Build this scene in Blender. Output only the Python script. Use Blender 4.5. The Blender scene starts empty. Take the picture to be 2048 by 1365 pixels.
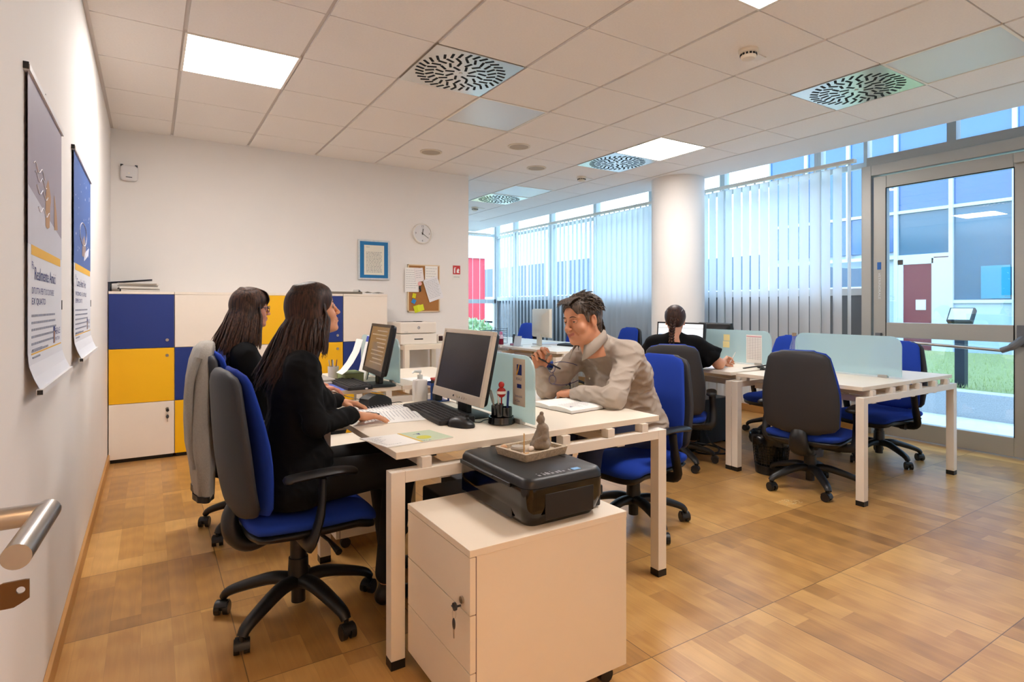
import bpy, math, random
import numpy as np
from mathutils import Vector, Matrix, Euler, noise
random.seed(7)
PI = math.pi
SC = bpy.context.scene
COL = SC.collection
# ---------------------------------------------------------------- camera
cam_d = bpy.data.cameras.new('camera'); cam = bpy.data.objects.new('camera', cam_d); COL.objects.link(cam)
CAM = (0.2768, -5.8633, 1.222)
cam.location = CAM
cam.rotation_euler = (PI/2, 0, -math.radians(32.546))
cam_d.sensor_width = 36.0; cam_d.lens = 1159.2/2048*36
cam_d.shift_x = -(1040.17-1024)/2048; cam_d.shift_y = (612.93-682.5)/2048
cam_d.clip_start = 0.05; cam_d.clip_end = 300
SC.camera = cam
# ---------------------------------------------------------------- world, exposure
W = bpy.data.worlds.new('sky'); SC.world = W; W.use_nodes = True
wn = W.node_tree.nodes; wl = W.node_tree.links
bg = wn['Background']
tc = wn.new('ShaderNodeTexCoord'); sep = wn.new('ShaderNodeSeparateXYZ'); ramp = wn.new('ShaderNodeValToRGB')
wl.new(tc.outputs['Generated'], sep.inputs[0]); wl.new(sep.outputs['Z'], ramp.inputs[0]); wl.new(ramp.outputs[0], bg.inputs['Color'])
ramp.color_ramp.elements[0].position = 0.0; ramp.color_ramp.elements[0].color = (.80, .91, 1, 1)
ramp.color_ramp.elements[1].position = 0.6; ramp.color_ramp.elements[1].color = (.55, .78, 1, 1)
bg.inputs['Strength'].default_value = 6.0
SC.view_settings.view_transform = 'Standard'; SC.view_settings.look = 'None'
SC.view_settings.gamma = 1.0; SC.view_settings.use_curve_mapping = False
SC.view_settings.exposure = 0.0
LAMP_POWER = 40.0                      # emission strength of the lit ceiling panels
LAMP_COLOR = (1.0, .94, .90)
try:
    SC.cycles.max_bounces = 10; SC.cycles.diffuse_bounces = 5; SC.cycles.transparent_max_bounces = 16
    SC.cycles.sample_clamp_indirect = 8.0; SC.cycles.caustics_reflective = False; SC.cycles.caustics_refractive = False
except Exception: pass

# ---------------------------------------------------------------- materials
MATS = {}
def srgb(c):
    if isinstance(c, str): c = tuple(int(c[i:i+2], 16)/255 for i in (0, 2, 4))
    return tuple(v/12.92 if v <= .04045 else ((v+.055)/1.055)**2.4 for v in c)
def mat(name, col, rough=.5, metal=0, spec=.5, bump=0, bscale=200, vary=0, vscale=8, emit=None, estr=0, stretch=(1,1,1), sheen=0, coat=0, bdist=.001, sss=0):
    if name in MATS: return MATS[name]
    m = bpy.data.materials.new(name); m.use_nodes = True; MATS[name] = m
    n = m.node_tree.nodes; l = m.node_tree.links; b = n['Principled BSDF']
    c = srgb(col)
    b.inputs['Base Color'].default_value = (*c, 1); b.inputs['Roughness'].default_value = rough
    b.inputs['Metallic'].default_value = metal; b.inputs['Specular IOR Level'].default_value = spec
    if sheen: b.inputs['Sheen Weight'].default_value = sheen
    if coat: b.inputs['Coat Weight'].default_value = coat; b.inputs['Coat Roughness'].default_value = .08
    if sss: b.inputs['Subsurface Weight'].default_value = sss; b.inputs['Subsurface Radius'].default_value = (.012, .004, .002); b.inputs['Subsurface Scale'].default_value = 1.0
    if emit is not None: b.inputs['Emission Color'].default_value = (*srgb(emit), 1); b.inputs['Emission Strength'].default_value = estr
    t = n.new('ShaderNodeTexCoord'); mp = n.new('ShaderNodeMapping'); mp.inputs['Scale'].default_value = stretch
    l.new(t.outputs['Object'], mp.inputs[0])
    nz = n.new('ShaderNodeTexNoise'); nz.inputs['Scale'].default_value = vscale; nz.inputs['Detail'].default_value = 4
    l.new(mp.outputs[0], nz.inputs['Vector'])
    mx = n.new('ShaderNodeMix'); mx.data_type = 'RGBA'
    v = max(vary, .02)
    mx.inputs['A'].default_value = (*[x*(1-v) for x in c], 1); mx.inputs['B'].default_value = (*[min(1, x*(1+v)) for x in c], 1)
    l.new(nz.outputs['Fac'], mx.inputs['Factor']); l.new(mx.outputs['Result'], b.inputs['Base Color'])
    if bump:
        nb = n.new('ShaderNodeTexNoise'); nb.inputs['Scale'].default_value = bscale; nb.inputs['Detail'].default_value = 3
        l.new(mp.outputs[0], nb.inputs['Vector'])
        bp = n.new('ShaderNodeBump'); bp.inputs['Strength'].default_value = bump; bp.inputs['Distance'].default_value = bdist
        l.new(nb.outputs['Fac'], bp.inputs['Height']); l.new(bp.outputs[0], b.inputs['Normal'])
    return m
def emat(name, col, s):
    if name in MATS: return MATS[name]
    m = bpy.data.materials.new(name); m.use_nodes = True; MATS[name] = m
    n = m.node_tree.nodes; n.remove(n['Principled BSDF']); e = n.new('ShaderNodeEmission')
    e.inputs[0].default_value = (*col, 1); e.inputs[1].default_value = s
    m.node_tree.links.new(e.outputs[0], n['Material Output'].inputs[0]); return m
def glassmat(name, tint=(1,1,1), gloss=.08, rough=0.0, frost=0.0, fcol=(.8,.9,.9), fresnel=True):
    m = bpy.data.materials.new(name); m.use_nodes = True; MATS[name] = m
    n = m.node_tree.nodes; l = m.node_tree.links; n.remove(n['Principled BSDF'])
    tr = n.new('ShaderNodeBsdfTransparent'); tr.inputs[0].default_value = (*tint, 1)
    gl = n.new('ShaderNodeBsdfGlossy'); gl.inputs['Roughness'].default_value = rough; gl.inputs[0].default_value = (1,1,1,1)
    fr = n.new('ShaderNodeLayerWeight'); fr.inputs['Blend'].default_value = .5
    p5 = n.new('ShaderNodeMath'); p5.operation = 'POWER'; p5.inputs[1].default_value = 6.0; l.new(fr.outputs['Facing'], p5.inputs[0])
    mx = n.new('ShaderNodeMixShader')
    ad = n.new('ShaderNodeMath'); ad.operation = 'MULTIPLY_ADD'; ad.inputs[1].default_value = .9; ad.inputs[2].default_value = .045*gloss; ad.use_clamp = True; l.new(p5.outputs[0], ad.inputs[0])
    l.new(ad.outputs[0], mx.inputs[0]); l.new(tr.outputs[0], mx.inputs[1]); l.new(gl.outputs[0], mx.inputs[2])
    out = mx
    if frost:
        tl = n.new('ShaderNodeBsdfTranslucent'); tl.inputs[0].default_value = (*fcol, 1)
        df = n.new('ShaderNodeBsdfDiffuse'); df.inputs[0].default_value = (*fcol, 1)
        m1 = n.new('ShaderNodeMixShader'); m1.inputs[0].default_value = .5
        l.new(tl.outputs[0], m1.inputs[1]); l.new(df.outputs[0], m1.inputs[2])
        m2 = n.new('ShaderNodeMixShader'); m2.inputs[0].default_value = frost
        l.new(tr.outputs[0], m2.inputs[1]); l.new(m1.outputs[0], m2.inputs[2]); l.new(m2.outputs[0], mx.inputs[1])
    l.new(out.outputs[0], n['Material Output'].inputs[0]); return m
def translucent(name, col, f=.5):
    m = bpy.data.materials.new(name); m.use_nodes = True; MATS[name] = m
    n = m.node_tree.nodes; l = m.node_tree.links; b = n['Principled BSDF']; c = srgb(col)
    b.inputs['Base Color'].default_value = (*c, 1); b.inputs['Roughness'].default_value = .7
    tl = n.new('ShaderNodeBsdfTranslucent'); tl.inputs[0].default_value = (*c, 1)
    mx = n.new('ShaderNodeMixShader'); mx.inputs[0].default_value = f
    l.new(b.outputs[0], mx.inputs[1]); l.new(tl.outputs[0], mx.inputs[2]); l.new(mx.outputs[0], n['Material Output'].inputs[0]); return m

def floor_material():
    m = bpy.data.materials.new('oak_floor'); m.use_nodes = True
    n = m.node_tree.nodes; l = m.node_tree.links; b = n['Principled BSDF']
    def N(t, **k):
        x = n.new(t)
        for a, v in k.items(): setattr(x, a, v)
        return x
    def math_(op, a, b_=None):
        x = N('ShaderNodeMath', operation=op)
        for i, v in enumerate((a, b_)):
            if v is None: continue
            if isinstance(v, (int, float)): x.inputs[i].default_value = v
            else: l.new(v, x.inputs[i])
        return x.outputs[0]
    g = N('ShaderNodeNewGeometry'); s = N('ShaderNodeSeparateXYZ'); l.new(g.outputs['Position'], s.inputs[0])
    X, Y = s.outputs['X'], s.outputs['Y']
    tx = math_('DIVIDE', math_('SUBTRACT', X, -.053), .6); ty = math_('DIVIDE', math_('SUBTRACT', Y, -4.41-6), .6)
    ix, iy = math_('FLOOR', tx), math_('FLOOR', ty); fx, fy = math_('FRACT', tx), math_('FRACT', ty)
    st = math_('MULTIPLY', fx, 6.0); ist = math_('FLOOR', st)
    def wn_(a, b_, c):
        cv = N('ShaderNodeCombineXYZ'); l.new(a, cv.inputs[0]); l.new(b_, cv.inputs[1])
        if isinstance(c, (int, float)): cv.inputs[2].default_value = c
        else: l.new(c, cv.inputs[2])
        w = N('ShaderNodeTexWhiteNoise'); l.new(cv.outputs[0], w.inputs[0]); return w.outputs['Value']
    half = math_('GREATER_THAN', math_('ADD', fy, math_('MULTIPLY', math_('SUBTRACT', wn_(ix, iy, ist), .5), .9)), .55)
    v1 = wn_(ix, iy, 77.0)
    v2 = wn_(math_('ADD', ix, math_('MULTIPLY', ist, 13.1)), math_('ADD', iy, math_('MULTIPLY', half, 5.7)), 31.0)
    # grain
    cv = N('ShaderNodeCombineXYZ'); l.new(math_('ADD', math_('MULTIPLY', X, 26.0), math_('MULTIPLY', v2, 40)), cv.inputs[0]); l.new(math_('ADD', math_('MULTIPLY', Y, 1.1), math_('MULTIPLY', v2, 90)), cv.inputs[1])
    nz = N('ShaderNodeTexNoise'); nz.inputs['Scale'].default_value = 1.6; nz.inputs['Detail'].default_value = 7; nz.inputs['Roughness'].default_value = .62; nz.inputs['Distortion'].default_value = .7
    l.new(cv.outputs[0], nz.inputs['Vector'])
    cv2 = N('ShaderNodeCombineXYZ'); l.new(math_('ADD', math_('MULTIPLY', X, 9.0), math_('MULTIPLY', v2, 17)), cv2.inputs[0]); l.new(math_('ADD', math_('MULTIPLY', Y, 1.5), math_('MULTIPLY', v2, 33)), cv2.inputs[1])
    wv = N('ShaderNodeTexWave', wave_type='RINGS'); wv.inputs['Scale'].default_value = 1.3; wv.inputs['Distortion'].default_value = 5; wv.inputs['Detail'].default_value = 3
    l.new(cv2.outputs[0], wv.inputs['Vector'])
    rp = N('ShaderNodeValToRGB'); e = rp.color_ramp.elements
    e[0].position = 0; e[0].color = (*srgb('7a5730'), 1); e[1].position = 1; e[1].color = (*srgb('e2b46c'), 1)
    k = rp.color_ramp.elements.new(.5); k.color = (*srgb('ba8a4c'), 1)
    tone = math_('ADD', math_('ADD', math_('MULTIPLY', v1, .36), math_('MULTIPLY', v2, .34)), math_('MULTIPLY', nz.outputs['Fac'], .46))
    tone = math_('ADD', tone, math_('MULTIPLY', math_('SUBTRACT', wv.outputs['Fac'], .75), .10))
    l.new(tone, rp.inputs[0])
    # seams
    def seam(f, w):
        a = math_('LESS_THAN', f, w); b2 = math_('GREATER_THAN', f, 1-w); return math_('MAXIMUM', a, b2)
    sm = math_('MAXIMUM', seam(fx, .0028), seam(fy, .0028))
    sm2 = math_('MULTIPLY', seam(math_('FRACT', st), .006), .22)
    dk = N('ShaderNodeMix', data_type='RGBA'); l.new(math_('MAXIMUM', math_('MULTIPLY', sm, .75), sm2), dk.inputs['Factor'])
    l.new(rp.outputs[0], dk.inputs['A']); dk.inputs['B'].default_value = (.05, .03, .015, 1)
    # worn grey patches
    wz = N('ShaderNodeTexNoise'); wz.inputs['Scale'].default_value = 1.1; wz.inputs['Detail'].default_value = 5; l.new(g.outputs['Position'], wz.inputs['Vector'])
    wr = N('ShaderNodeMapRange'); wr.inputs['From Min'].default_value = .5; wr.inputs['From Max'].default_value = .75; wr.inputs['To Max'].default_value = .35; l.new(wz.outputs['Fac'], wr.inputs[0])
    mx = N('ShaderNodeMix', data_type='RGBA'); l.new(wr.outputs[0], mx.inputs['Factor']); l.new(dk.outputs['Result'], mx.inputs['A']); mx.inputs['B'].default_value = (*srgb('9a7d58'), 1)
    l.new(mx.outputs['Result'], b.inputs['Base Color'])
    rr = N('ShaderNodeMapRange'); rr.inputs['To Min'].default_value = .24; rr.inputs['To Max'].default_value = .42; l.new(nz.outputs['Fac'], rr.inputs[0]); l.new(rr.outputs[0], b.inputs['Roughness'])
    bp = N('ShaderNodeBump'); bp.inputs['Strength'].default_value = .12; bp.inputs['Distance'].default_value = .002
    l.new(nz.outputs['Fac'], bp.inputs['Height']); l.new(bp.outputs[0], b.inputs['Normal'])
    return m

# ---------------------------------------------------------------- mesh helpers
def Rz(a): return Matrix.Rotation(a, 4, 'Z')
def Rx(a): return Matrix.Rotation(a, 4, 'X')
def Ry(a): return Matrix.Rotation(a, 4, 'Y')
def T(x, y=0, z=0): return Matrix.Translation((x, y, z)) if not hasattr(x, '__len__') else Matrix.Translation(x)
_tcache = {}
def text_geo(s, bold=0):
    key = (s, bold)
    if key in _tcache: return _tcache[key]
    cu = bpy.data.curves.new('t', 'FONT'); cu.body = s; cu.size = 1; cu.resolution_u = 2; cu.offset = bold
    o = bpy.data.objects.new('t', cu); COL.objects.link(o)
    me = bpy.data.meshes.new_from_object(o)
    vs = [tuple(v.co) for v in me.vertices]; fs = [tuple(p.vertices) for p in me.polygons]
    bpy.data.objects.remove(o); bpy.data.curves.remove(cu); bpy.data.meshes.remove(me)
    _tcache[key] = (vs, fs); return vs, fs
class MB:
    def __init__(s): s.v = []; s.f = []; s.m = []
    def add(s, vs, fs, m=0, M=None):
        k = len(s.v)
        if M is not None: vs = [tuple(M @ Vector(v)) for v in vs]
        s.v += [tuple(v) for v in vs]; s.f += [tuple(i+k for i in f) for f in fs]; s.m += [m]*len(fs); return s
    def box(s, x0, x1, y0, y1, z0, z1, m=0, M=None):
        vs = [(x, y, z) for x in (x0, x1) for y in (y0, y1) for z in (z0, z1)]
        return s.add(vs, [(0,1,3,2), (4,6,7,5), (0,4,5,1), (2,3,7,6), (0,2,6,4), (1,5,7,3)], m, M)
    def cbox(s, c, d, m=0, M=None):
        return s.box(c[0]-d[0]/2, c[0]+d[0]/2, c[1]-d[1]/2, c[1]+d[1]/2, c[2]-d[2]/2, c[2]+d[2]/2, m, M)
    def loft(s, rings, m=0, cap=True, close=True, M=None):
        n = len(rings[0]); vs = [p for r in rings for p in r]; fs = []
        for i in range(len(rings)-1):
            for j in range(n if close else n-1):
                a = i*n+j; b = i*n+(j+1) % n; fs.append((a, b, b+n, a+n))
        if cap: fs.append(tuple(range(n))[::-1]); fs.append(tuple(range((len(rings)-1)*n, len(rings)*n)))
        return s.add(vs, fs, m, M)
    def tube(s, pts, r, seg=8, m=0, cap=True, M=None, flat=1.0, up=None):
        pts = [Vector(p) for p in pts]; rs = r if hasattr(r, '__len__') else [r]*len(pts)
        rings = []; prev = None
        for i, p in enumerate(pts):
            d = (pts[min(i+1, len(pts)-1)]-pts[max(i-1, 0)])
            if d.length < 1e-9: d = Vector((0, 0, 1))
            d.normalize()
            u = Vector(up) if up is not None else (prev if prev is not None else (Vector((0, 0, 1)) if abs(d.z) < .9 else Vector((1, 0, 0))))
            a = d.cross(u)
            if a.length < 1e-6: a = d.cross(Vector((1, .1, 0)))
            a.normalize(); b = a.cross(d).normalized(); prev = b
            rings.append([p+a*(rs[i]*math.cos(2*PI*k/seg))+b*(rs[i]*flat*math.sin(2*PI*k/seg)) for k in range(seg)])
        return s.loft(rings, m, cap, True, M)
    def cyl(s, a, b, r, seg=16, m=0, r2=None, M=None): return s.tube([a, b], [r, r if r2 is None else r2], seg, m, True, M)
    def lathe(s, prof, seg=24, m=0, M=None, cap=True):
        rings = [[(r*math.cos(2*PI*k/seg), r*math.sin(2*PI*k/seg), z) for k in range(seg)] for r, z in prof]
        return s.loft(rings, m, cap, True, M)
    def prism(s, poly, z0, z1, m=0, M=None):
        return s.loft([[(x, y, z0) for x, y in poly], [(x, y, z1) for x, y in poly]], m, True, True, M)
    def sphere(s, c, r, m=0, seg=16, rings=10, M=None):
        r = r if hasattr(r, '__len__') else (r, r, r); R = []
        for i in range(1, rings):
            t = PI*i/rings; R.append([(c[0]+r[0]*math.sin(t)*math.cos(2*PI*k/seg), c[1]+r[1]*math.sin(t)*math.sin(2*PI*k/seg), c[2]-r[2]*math.cos(t)) for k in range(seg)])
        vs = [p for q in R for p in q]+[(c[0], c[1], c[2]-r[2]), (c[0], c[1], c[2]+r[2])]; fs = []
        for i in range(rings-2):
            for j in range(seg): a = i*seg+j; b = i*seg+(j+1) % seg; fs.append((a, b, b+seg, a+seg))
        L = len(vs)
        for j in range(seg): fs.append((L-2, (j+1) % seg, j)); q = (rings-2)*seg; fs.append((L-1, q+j, q+(j+1) % seg))
        return s.add(vs, fs, m, M)
    def text(s, st, size, M, m=0, align='l', bold=0, sx=1.0, fit=None):
        vs, fs = text_geo(st, bold)
        if not vs: return s
        w = max(v[0] for v in vs)
        if fit: sx = fit/(w*size)
        off = {'l': 0, 'c': -w/2, 'r': -w}[align]
        return s.add([((v[0]+off)*size*sx, v[1]*size, 0) for v in vs], fs, m, M)
    def quad(s, a, b, c, d, m=0, M=None): return s.add([a, b, c, d], [(0, 1, 2, 3)], m, M)
    def build(s, name, mats, parent=None, bevel=0, seg=2, smooth=False, sub=0, angle=35, loc=None, rot=None, solid=0):
        me = bpy.data.meshes.new(name); me.from_pydata(s.v, [], s.f); me.update()
        mats = mats if isinstance(mats, (list, tuple)) else [mats]
        for mm in mats: me.materials.append(mm)
        me.polygons.foreach_set('material_index', s.m)
        if smooth or bevel: me.polygons.foreach_set('use_smooth', [True]*len(s.f))
        o = bpy.data.objects.new(name, me); COL.objects.link(o)
        if parent is not None: o.parent = parent
        if loc is not None: o.location = loc
        if rot is not None: o.rotation_euler = rot
        if solid: md = o.modifiers.new('s', 'SOLIDIFY'); md.thickness = solid; md.offset = 0
        if sub: md = o.modifiers.new('u', 'SUBSURF'); md.levels = sub; md.render_levels = sub
        if bevel:
            md = o.modifiers.new('b', 'BEVEL'); md.width = bevel; md.segments = seg; md.limit_method = 'ANGLE'; md.angle_limit = math.radians(angle)
            try: md.harden_normals = True
            except Exception: pass
        elif smooth:
            try: me.set_sharp_from_angle(angle=math.radians(angle))
            except Exception: pass
        return o
def thing(name, label, cat, loc=(0, 0, 0), rotz=0, group=None):
    o = bpy.data.objects.new(name, None); COL.objects.link(o); o.location = loc; o.rotation_euler = (0, 0, rotz); o.empty_display_size = .1
    o['label'] = label; o['category'] = cat
    if group: o['group'] = group
    return o
def tag(o, label, cat, group=None, kind=None):
    if label: o['label'] = label
    if cat: o['category'] = cat
    if group: o['group'] = group
    if kind: o['kind'] = kind
    return o
def struct(o): o['kind'] = 'structure'; return o
def dup(root, loc, rotz=0, label=None, group=None):
    def cp(o, par):
        c = o.copy(); COL.objects.link(c); c.parent = par
        for ch in list(o.children): cp(ch, c)
        return c
    r = cp(root, None); r.location = loc; r.rotation_euler = (0, 0, rotz)
    if label: r['label'] = label
    if group: r['group'] = group
    return r
def rrect(x0, x1, y0, y1, r, n=5):
    P = []
    for cx, cy, a in ((x1-r, y1-r, 0), (x0+r, y1-r, 90), (x0+r, y0+r, 180), (x1-r, y0+r, 270)):
        for k in range(n+1):
            t = math.radians(a+90*k/n); P.append((cx+r*math.cos(t), cy+r*math.sin(t)))
    return P
def sring(c, hx, hy, z, n=24, e=.5):      # superellipse ring in xy
    out = []
    for k in range(n):
        t = 2*PI*k/n; a, b = math.cos(t), math.sin(t)
        out.append((c[0]+hx*math.copysign(abs(a)**e, a), c[1]+hy*math.copysign(abs(b)**e, b), z))
    return out
def smoothcurve(pts, n=6):
    P = [Vector(p) for p in pts]; P = [P[0]*2-P[1]]+P+[P[-1]*2-P[-2]]; out = []
    for i in range(1, len(P)-2):
        for k in range(n):
            t = k/n; a, b, c, d = P[i-1:i+3]
            out.append(.5*((2*b)+(c-a)*t+(2*a-5*b+4*c-d)*t*t+(3*b-a-3*c+d)*t**3))
    out.append(P[-2]); return out
# ================================================================ materials in common
M_wall = mat('wall_paint', 'ece8e4', .85, bump=.15, bscale=60, vary=.02, vscale=3)
M_ceil = mat('ceiling_tile', 'f4efea', .95, bump=.5, bscale=260, vary=.05, vscale=90)
M_grid = mat('ceiling_grid', 'cfc6bf', .5)
M_dark = mat('dark_void', '050505', .9)
M_black = mat('black_plastic', '141416', .42, bump=.1, bscale=900)
M_blackg = mat('black_gloss', '08080a', .12, coat=.6)
M_alu = mat('brushed_aluminium', 'b2b1ac', .42, metal=.35, vary=.05, vscale=40, stretch=(1, 1, 20))
M_chrome = mat('chrome', 'd8d8d8', .15, metal=1)
M_steel = mat('steel', 'b9b4ae', .28, metal=1, vary=.05, vscale=120)
M_white = mat('white_laminate', 'ebdfcd', .45, bump=.04, bscale=500)
M_frame = mat('white_metal_frame', 'ece4d8', .4)
M_blue = mat('blue_fabric', '07369f', .9, bump=.5, bscale=1200, vary=.08, vscale=300)
M_shell = mat('grey_shell', '2a2a2e', .6, bump=.2, bscale=700)
M_paper = mat('paper', 'f4f2ee', .8)
M_ink = mat('ink', '3a3a42', .8)
M_inkb = mat('ink_blue', '1c2f78', .7)
M_wood = mat('skirting_oak', 'c08f52', .45, vary=.15, vscale=6, stretch=(1, .1, 1))
M_glass = glassmat('window_glass', (.93, .97, 1.0), 1.0)
M_floor = floor_material()
XW, YE, H = 6.2, 4.3, 2.70
SOF = 5.69
YN = -6.0
# ================================================================ floor, walls
struct(MB().box(-.15, XW+.05, YN, YE+.1, -.12, 0).build('floor', M_floor))
struct(MB().box(-.15, 0, YN, .12, 0, 3.3).build('wall_left', M_wall))
struct(MB().box(-.15, 3.324, 0, .12, 0, 3.3).build('wall_back', M_wall))
struct(MB().box(3.204, 3.324, .12, YE+.1, 0, 3.3).build('wall_inner', M_wall))
mb = MB(); mb.box(-.15, .07, YN-.12, YN, 0, 3.3); mb.box(1.0, XW+.1, YN-.12, YN, 0, 3.3); mb.box(.07, 1.0, YN-.12, YN, 2.12, 3.3); struct(mb.build('wall_near', M_wall))
mb = MB(); mb.box(-.5, 2.2, -7.8, -7.7, 0, 2.7); mb.box(-.6, -.5, -7.8, YN-.12, 0, 2.7); mb.box(2.2, 2.3, -7.8, YN-.12, 0, 2.7); mb.box(-.6, 2.3, -7.8, YN-.12, 2.7, 2.8); struct(mb.build('wall_corridor', M_wall))
struct(MB().box(-.6, 2.3, -7.8, YN, -.12, 0).build('floor_corridor', M_floor))
struct(MB().box(0, .014, YN, -.0, 0, .075).build('baseboard_left', M_wood, bevel=.003))
struct(MB().box(3.324, 3.336, 0, YE, 0, .075).build('baseboard_inner', M_wood))
# ceiling: tiles with gaps, one mesh
xs = [0, .435]+[.435+.6*k for k in range(1, 8)]+[5.12]
yl = [.135-.6*k for k in range(-5, 12)]
NOT = {}
def gx(L): return .6*L-.165
def gy(r): return .135-.6*r
lights_on = [(1, 3), (7, 3), (4, 7)]
lights_off = [(1, 9), (4, 3), (7, 7), (7, -1), (4, -1)]
diffs = [(3, 4), (7, 2), (7, 6), (7, -2)]
mb = MB()
cols = [(-1, 0.0, gx(1))]+[(L, gx(L), gx(L+1)) for L in range(1, 8)]+[(8, gx(8), 5.12)]
rows = [(r, gy(r+1), gy(r)) for r in range(-5, 11)]
for (L, x0, x1) in cols:
    for (r, y0, y1) in rows:
        if (L, r) in lights_on+lights_off+diffs: continue
        y1c = min(y1, 3.0)
        if y0 >= 3.0: continue
        mb.box(x0+.011, x1-.011, y0+.004, y1c-.004, H, H+.02, 0)
mb.box(0, 5.12, YN, 3.0, H+.012, H+.05, 1)
for (L, r) in lights_on+lights_off+diffs: pass
# wall angle trim and dark shadow joint
mb.box(0, .02, YN, 0, H-.002, H+.02, 1)
struct(mb.build('ceiling', [M_ceil, M_grid]))
# plasterboard soffit
mb = MB(); mb.box(5.12, SOF, YN, YE, H-.001, H+.12); mb.box(3.2, 5.12, 3.0, 3.7, H-.001, H+.12); mb.box(SOF-.02, SOF, YN, YE, H, 3.25); mb.box(3.2, SOF, 3.68, 3.7, H, 3.25)
mb.box(3.2, XW+.1, 3.7, YE+.1, 3.25, 3.3); mb.box(SOF-.02, XW+.1, YN, 3.7, 3.25, 3.3); mb.box(0, SOF, YN, 3.7, 3.2, 3.25)
struct(mb.build('trim_1', M_wall))
struct(MB().box(5.10, 5.12, YN, 3.0, H-.003, H+.01).build('trim_2', M_grid))
# column
struct(MB().cyl((5.48, -1.14, 0), (5.48, -1.14, H+.0), .30, 48).build('wall_column', M_wall, smooth=True))
# parapet and spandrel of window wall
yd0, yd1 = -4.62, -2.99          # door opening incl. fixed part
mb = MB(); mb.box(XW-.03, XW+.12, yd1+.06, YE, 0, .34); mb.box(3.3, XW+.1, YE, YE+.12, 0, .3)
struct(mb.build('wall_window_parapet', M_wall))
struct(MB().box(XW-.045, XW-.03, yd1+.08, YE, 0, .08).build('baseboard_window', M_wood))
struct(MB().box(XW-.03, XW+.12, YN, -5.2, 0, 3.3).build('wall_right', M_wall))
# ceiling panels
M_lamp = emat('panel_light_on', LAMP_COLOR, LAMP_POWER)
M_panel_off = mat('panel_diffuser_off', 'dfe6ec', .25, bump=.2, bscale=500)
def panel(L, r, on, label):
    t = thing('ceiling_light', label, 'ceiling light', (gx(L)+.3, gy(r)-.3, H), 0, 'square light panels in the ceiling')
    mb = MB()
    for (a, b, c, d) in ((-.3, .3, -.3, -.285), (-.3, .3, .285, .3), (-.3, -.285, -.285, .285), (.285, .3, -.285, .285)): mb.box(a, b, c, d, -.004, .02)
    mb.build('frame', M_frame, t)
    MB().box(-.286, .286, -.286, .286, 0, .012).build('diffuser', M_lamp if on else M_panel_off, t)
for (L, r), s in zip(lights_on, ('lit square ceiling panel above the cabinet side near the left wall', 'lit square ceiling panel towards the blinds beside a round air grille', 'lit square ceiling panel cut by the top edge of the photo')): panel(L, r, True, s)
for (L, r), s in zip(lights_off, ('unlit square ceiling panel behind the viewpoint near the entrance', 'unlit bluish ceiling panel beside the largest round air grille', 'unlit bluish ceiling panel at the top right near the glass door', 'unlit pale panel in the far ceiling beyond the white wall end', 'unlit pale panel in the far ceiling hidden past the wall end')): panel(L, r, False, s)
M_plate = mat('polished_plate', 'd9d6cf', .24, metal=1)
def swirl(L, r, label):
    t = thing('air_diffuser', label, 'air vent', (gx(L)+.3, gy(r)-.3, H), 0, 'square metal swirl air grilles')
    MB().box(-.295, .295, -.295, .295, -.003, .012).build('plate', M_plate, t, bevel=.002)
    mb = MB()
    for rad, n, ln, off in ((.258, 34, .056, .45), (.197, 24, .058, -.40), (.136, 15, .056, .45), (.075, 8, .058, -.35)):
        for k in range(n):
            a = 2*PI*k/n
            M = T(rad*math.cos(a), rad*math.sin(a), 0) @ Rz(a+off)
            mb.box(-ln/2, ln/2, -.0078, .0078, -.0045, -.0025, 0, M)
    mb.build('slots', M_dark, t)
    MB().cyl((0, 0, -.007), (0, 0, 0), .012, 12).build('screw', M_plate, t, smooth=True)
for (L, r), s in zip(diffs, ('large swirl air grille nearest the camera above the women', 'swirl air grille beside the lit panel towards the blinds', 'swirl air grille at the right beside the unlit panel', 'swirl air grille in the far ceiling past the wall end')): swirl(L, r, s)
t = thing('ceiling_light', 'warm corridor ceiling lamp behind the viewpoint beyond the entrance', 'ceiling light', (.55, -6.9, 2.70)); MB().box(-.3, .3, -.3, .3, -.03, 0).build('frame', M_frame, t); MB().box(-.28, .28, -.28, .28, -.035, -.03).build('diffuser', emat('corridor_lamp', (1, .60, .30), 42.0), t)  # unseen fill lamp, added to warm and brighten the foreground pedestal side
M_det = mat('detector_plastic', 'e3d8c6', .5)
def detector(x, y, label, plate=True):
    t = thing('smoke_detector', label, 'smoke detector', (x, y, H), 0, 'ceiling smoke detectors')
    MB().lathe([(.055, 0), (.055, -.012), (.05, -.02), (.046, -.022)], 28).build('base', M_det, t, smooth=True)
    MB().lathe([(.042, -.022), (.044, -.04), (.036, -.052), (.02, -.056), (.001, -.057)], 28).build('head', M_det, t, smooth=True)
    mb = MB()
    for k in range(14):
        a = 2*PI*k/14; mb.box(.041, .047, -.006, .006, -.036, -.026, 0, Rz(a))
    mb.build('vents', M_dark, t)
    if plate: MB().box(.07, .17, .0, .07, -.006, 0).build('cover_plate', M_frame, t, bevel=.003)
detector(3.183, -3.756, 'large smoke detector at the upper right with a small cover plate beside it')
detector(4.428, -.663, 'small smoke detector near the white column by the lit panel')
detector(4.366, 1.796, 'distant smoke detector in the far ceiling beyond the wall end')
def speaker(x, y, label):
    t = thing('ceiling_speaker', label, 'speaker', (x, y, H), 0, 'round flush ceiling speakers')
    MB().lathe([(.105, 0), (.105, -.006), (.09, -.008), (.088, -.004)], 32).build('rim', M_det, t, smooth=True)
    MB().cyl((0, 0, -.006), (0, 0, 0), .087, 32).build('grille', mat('speaker_grille', 'b9ab98', .7, bump=.6, bscale=900), t)
speaker(2.542, -.73, 'beige round ceiling speaker, leftmost, above the wall clock')
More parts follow.
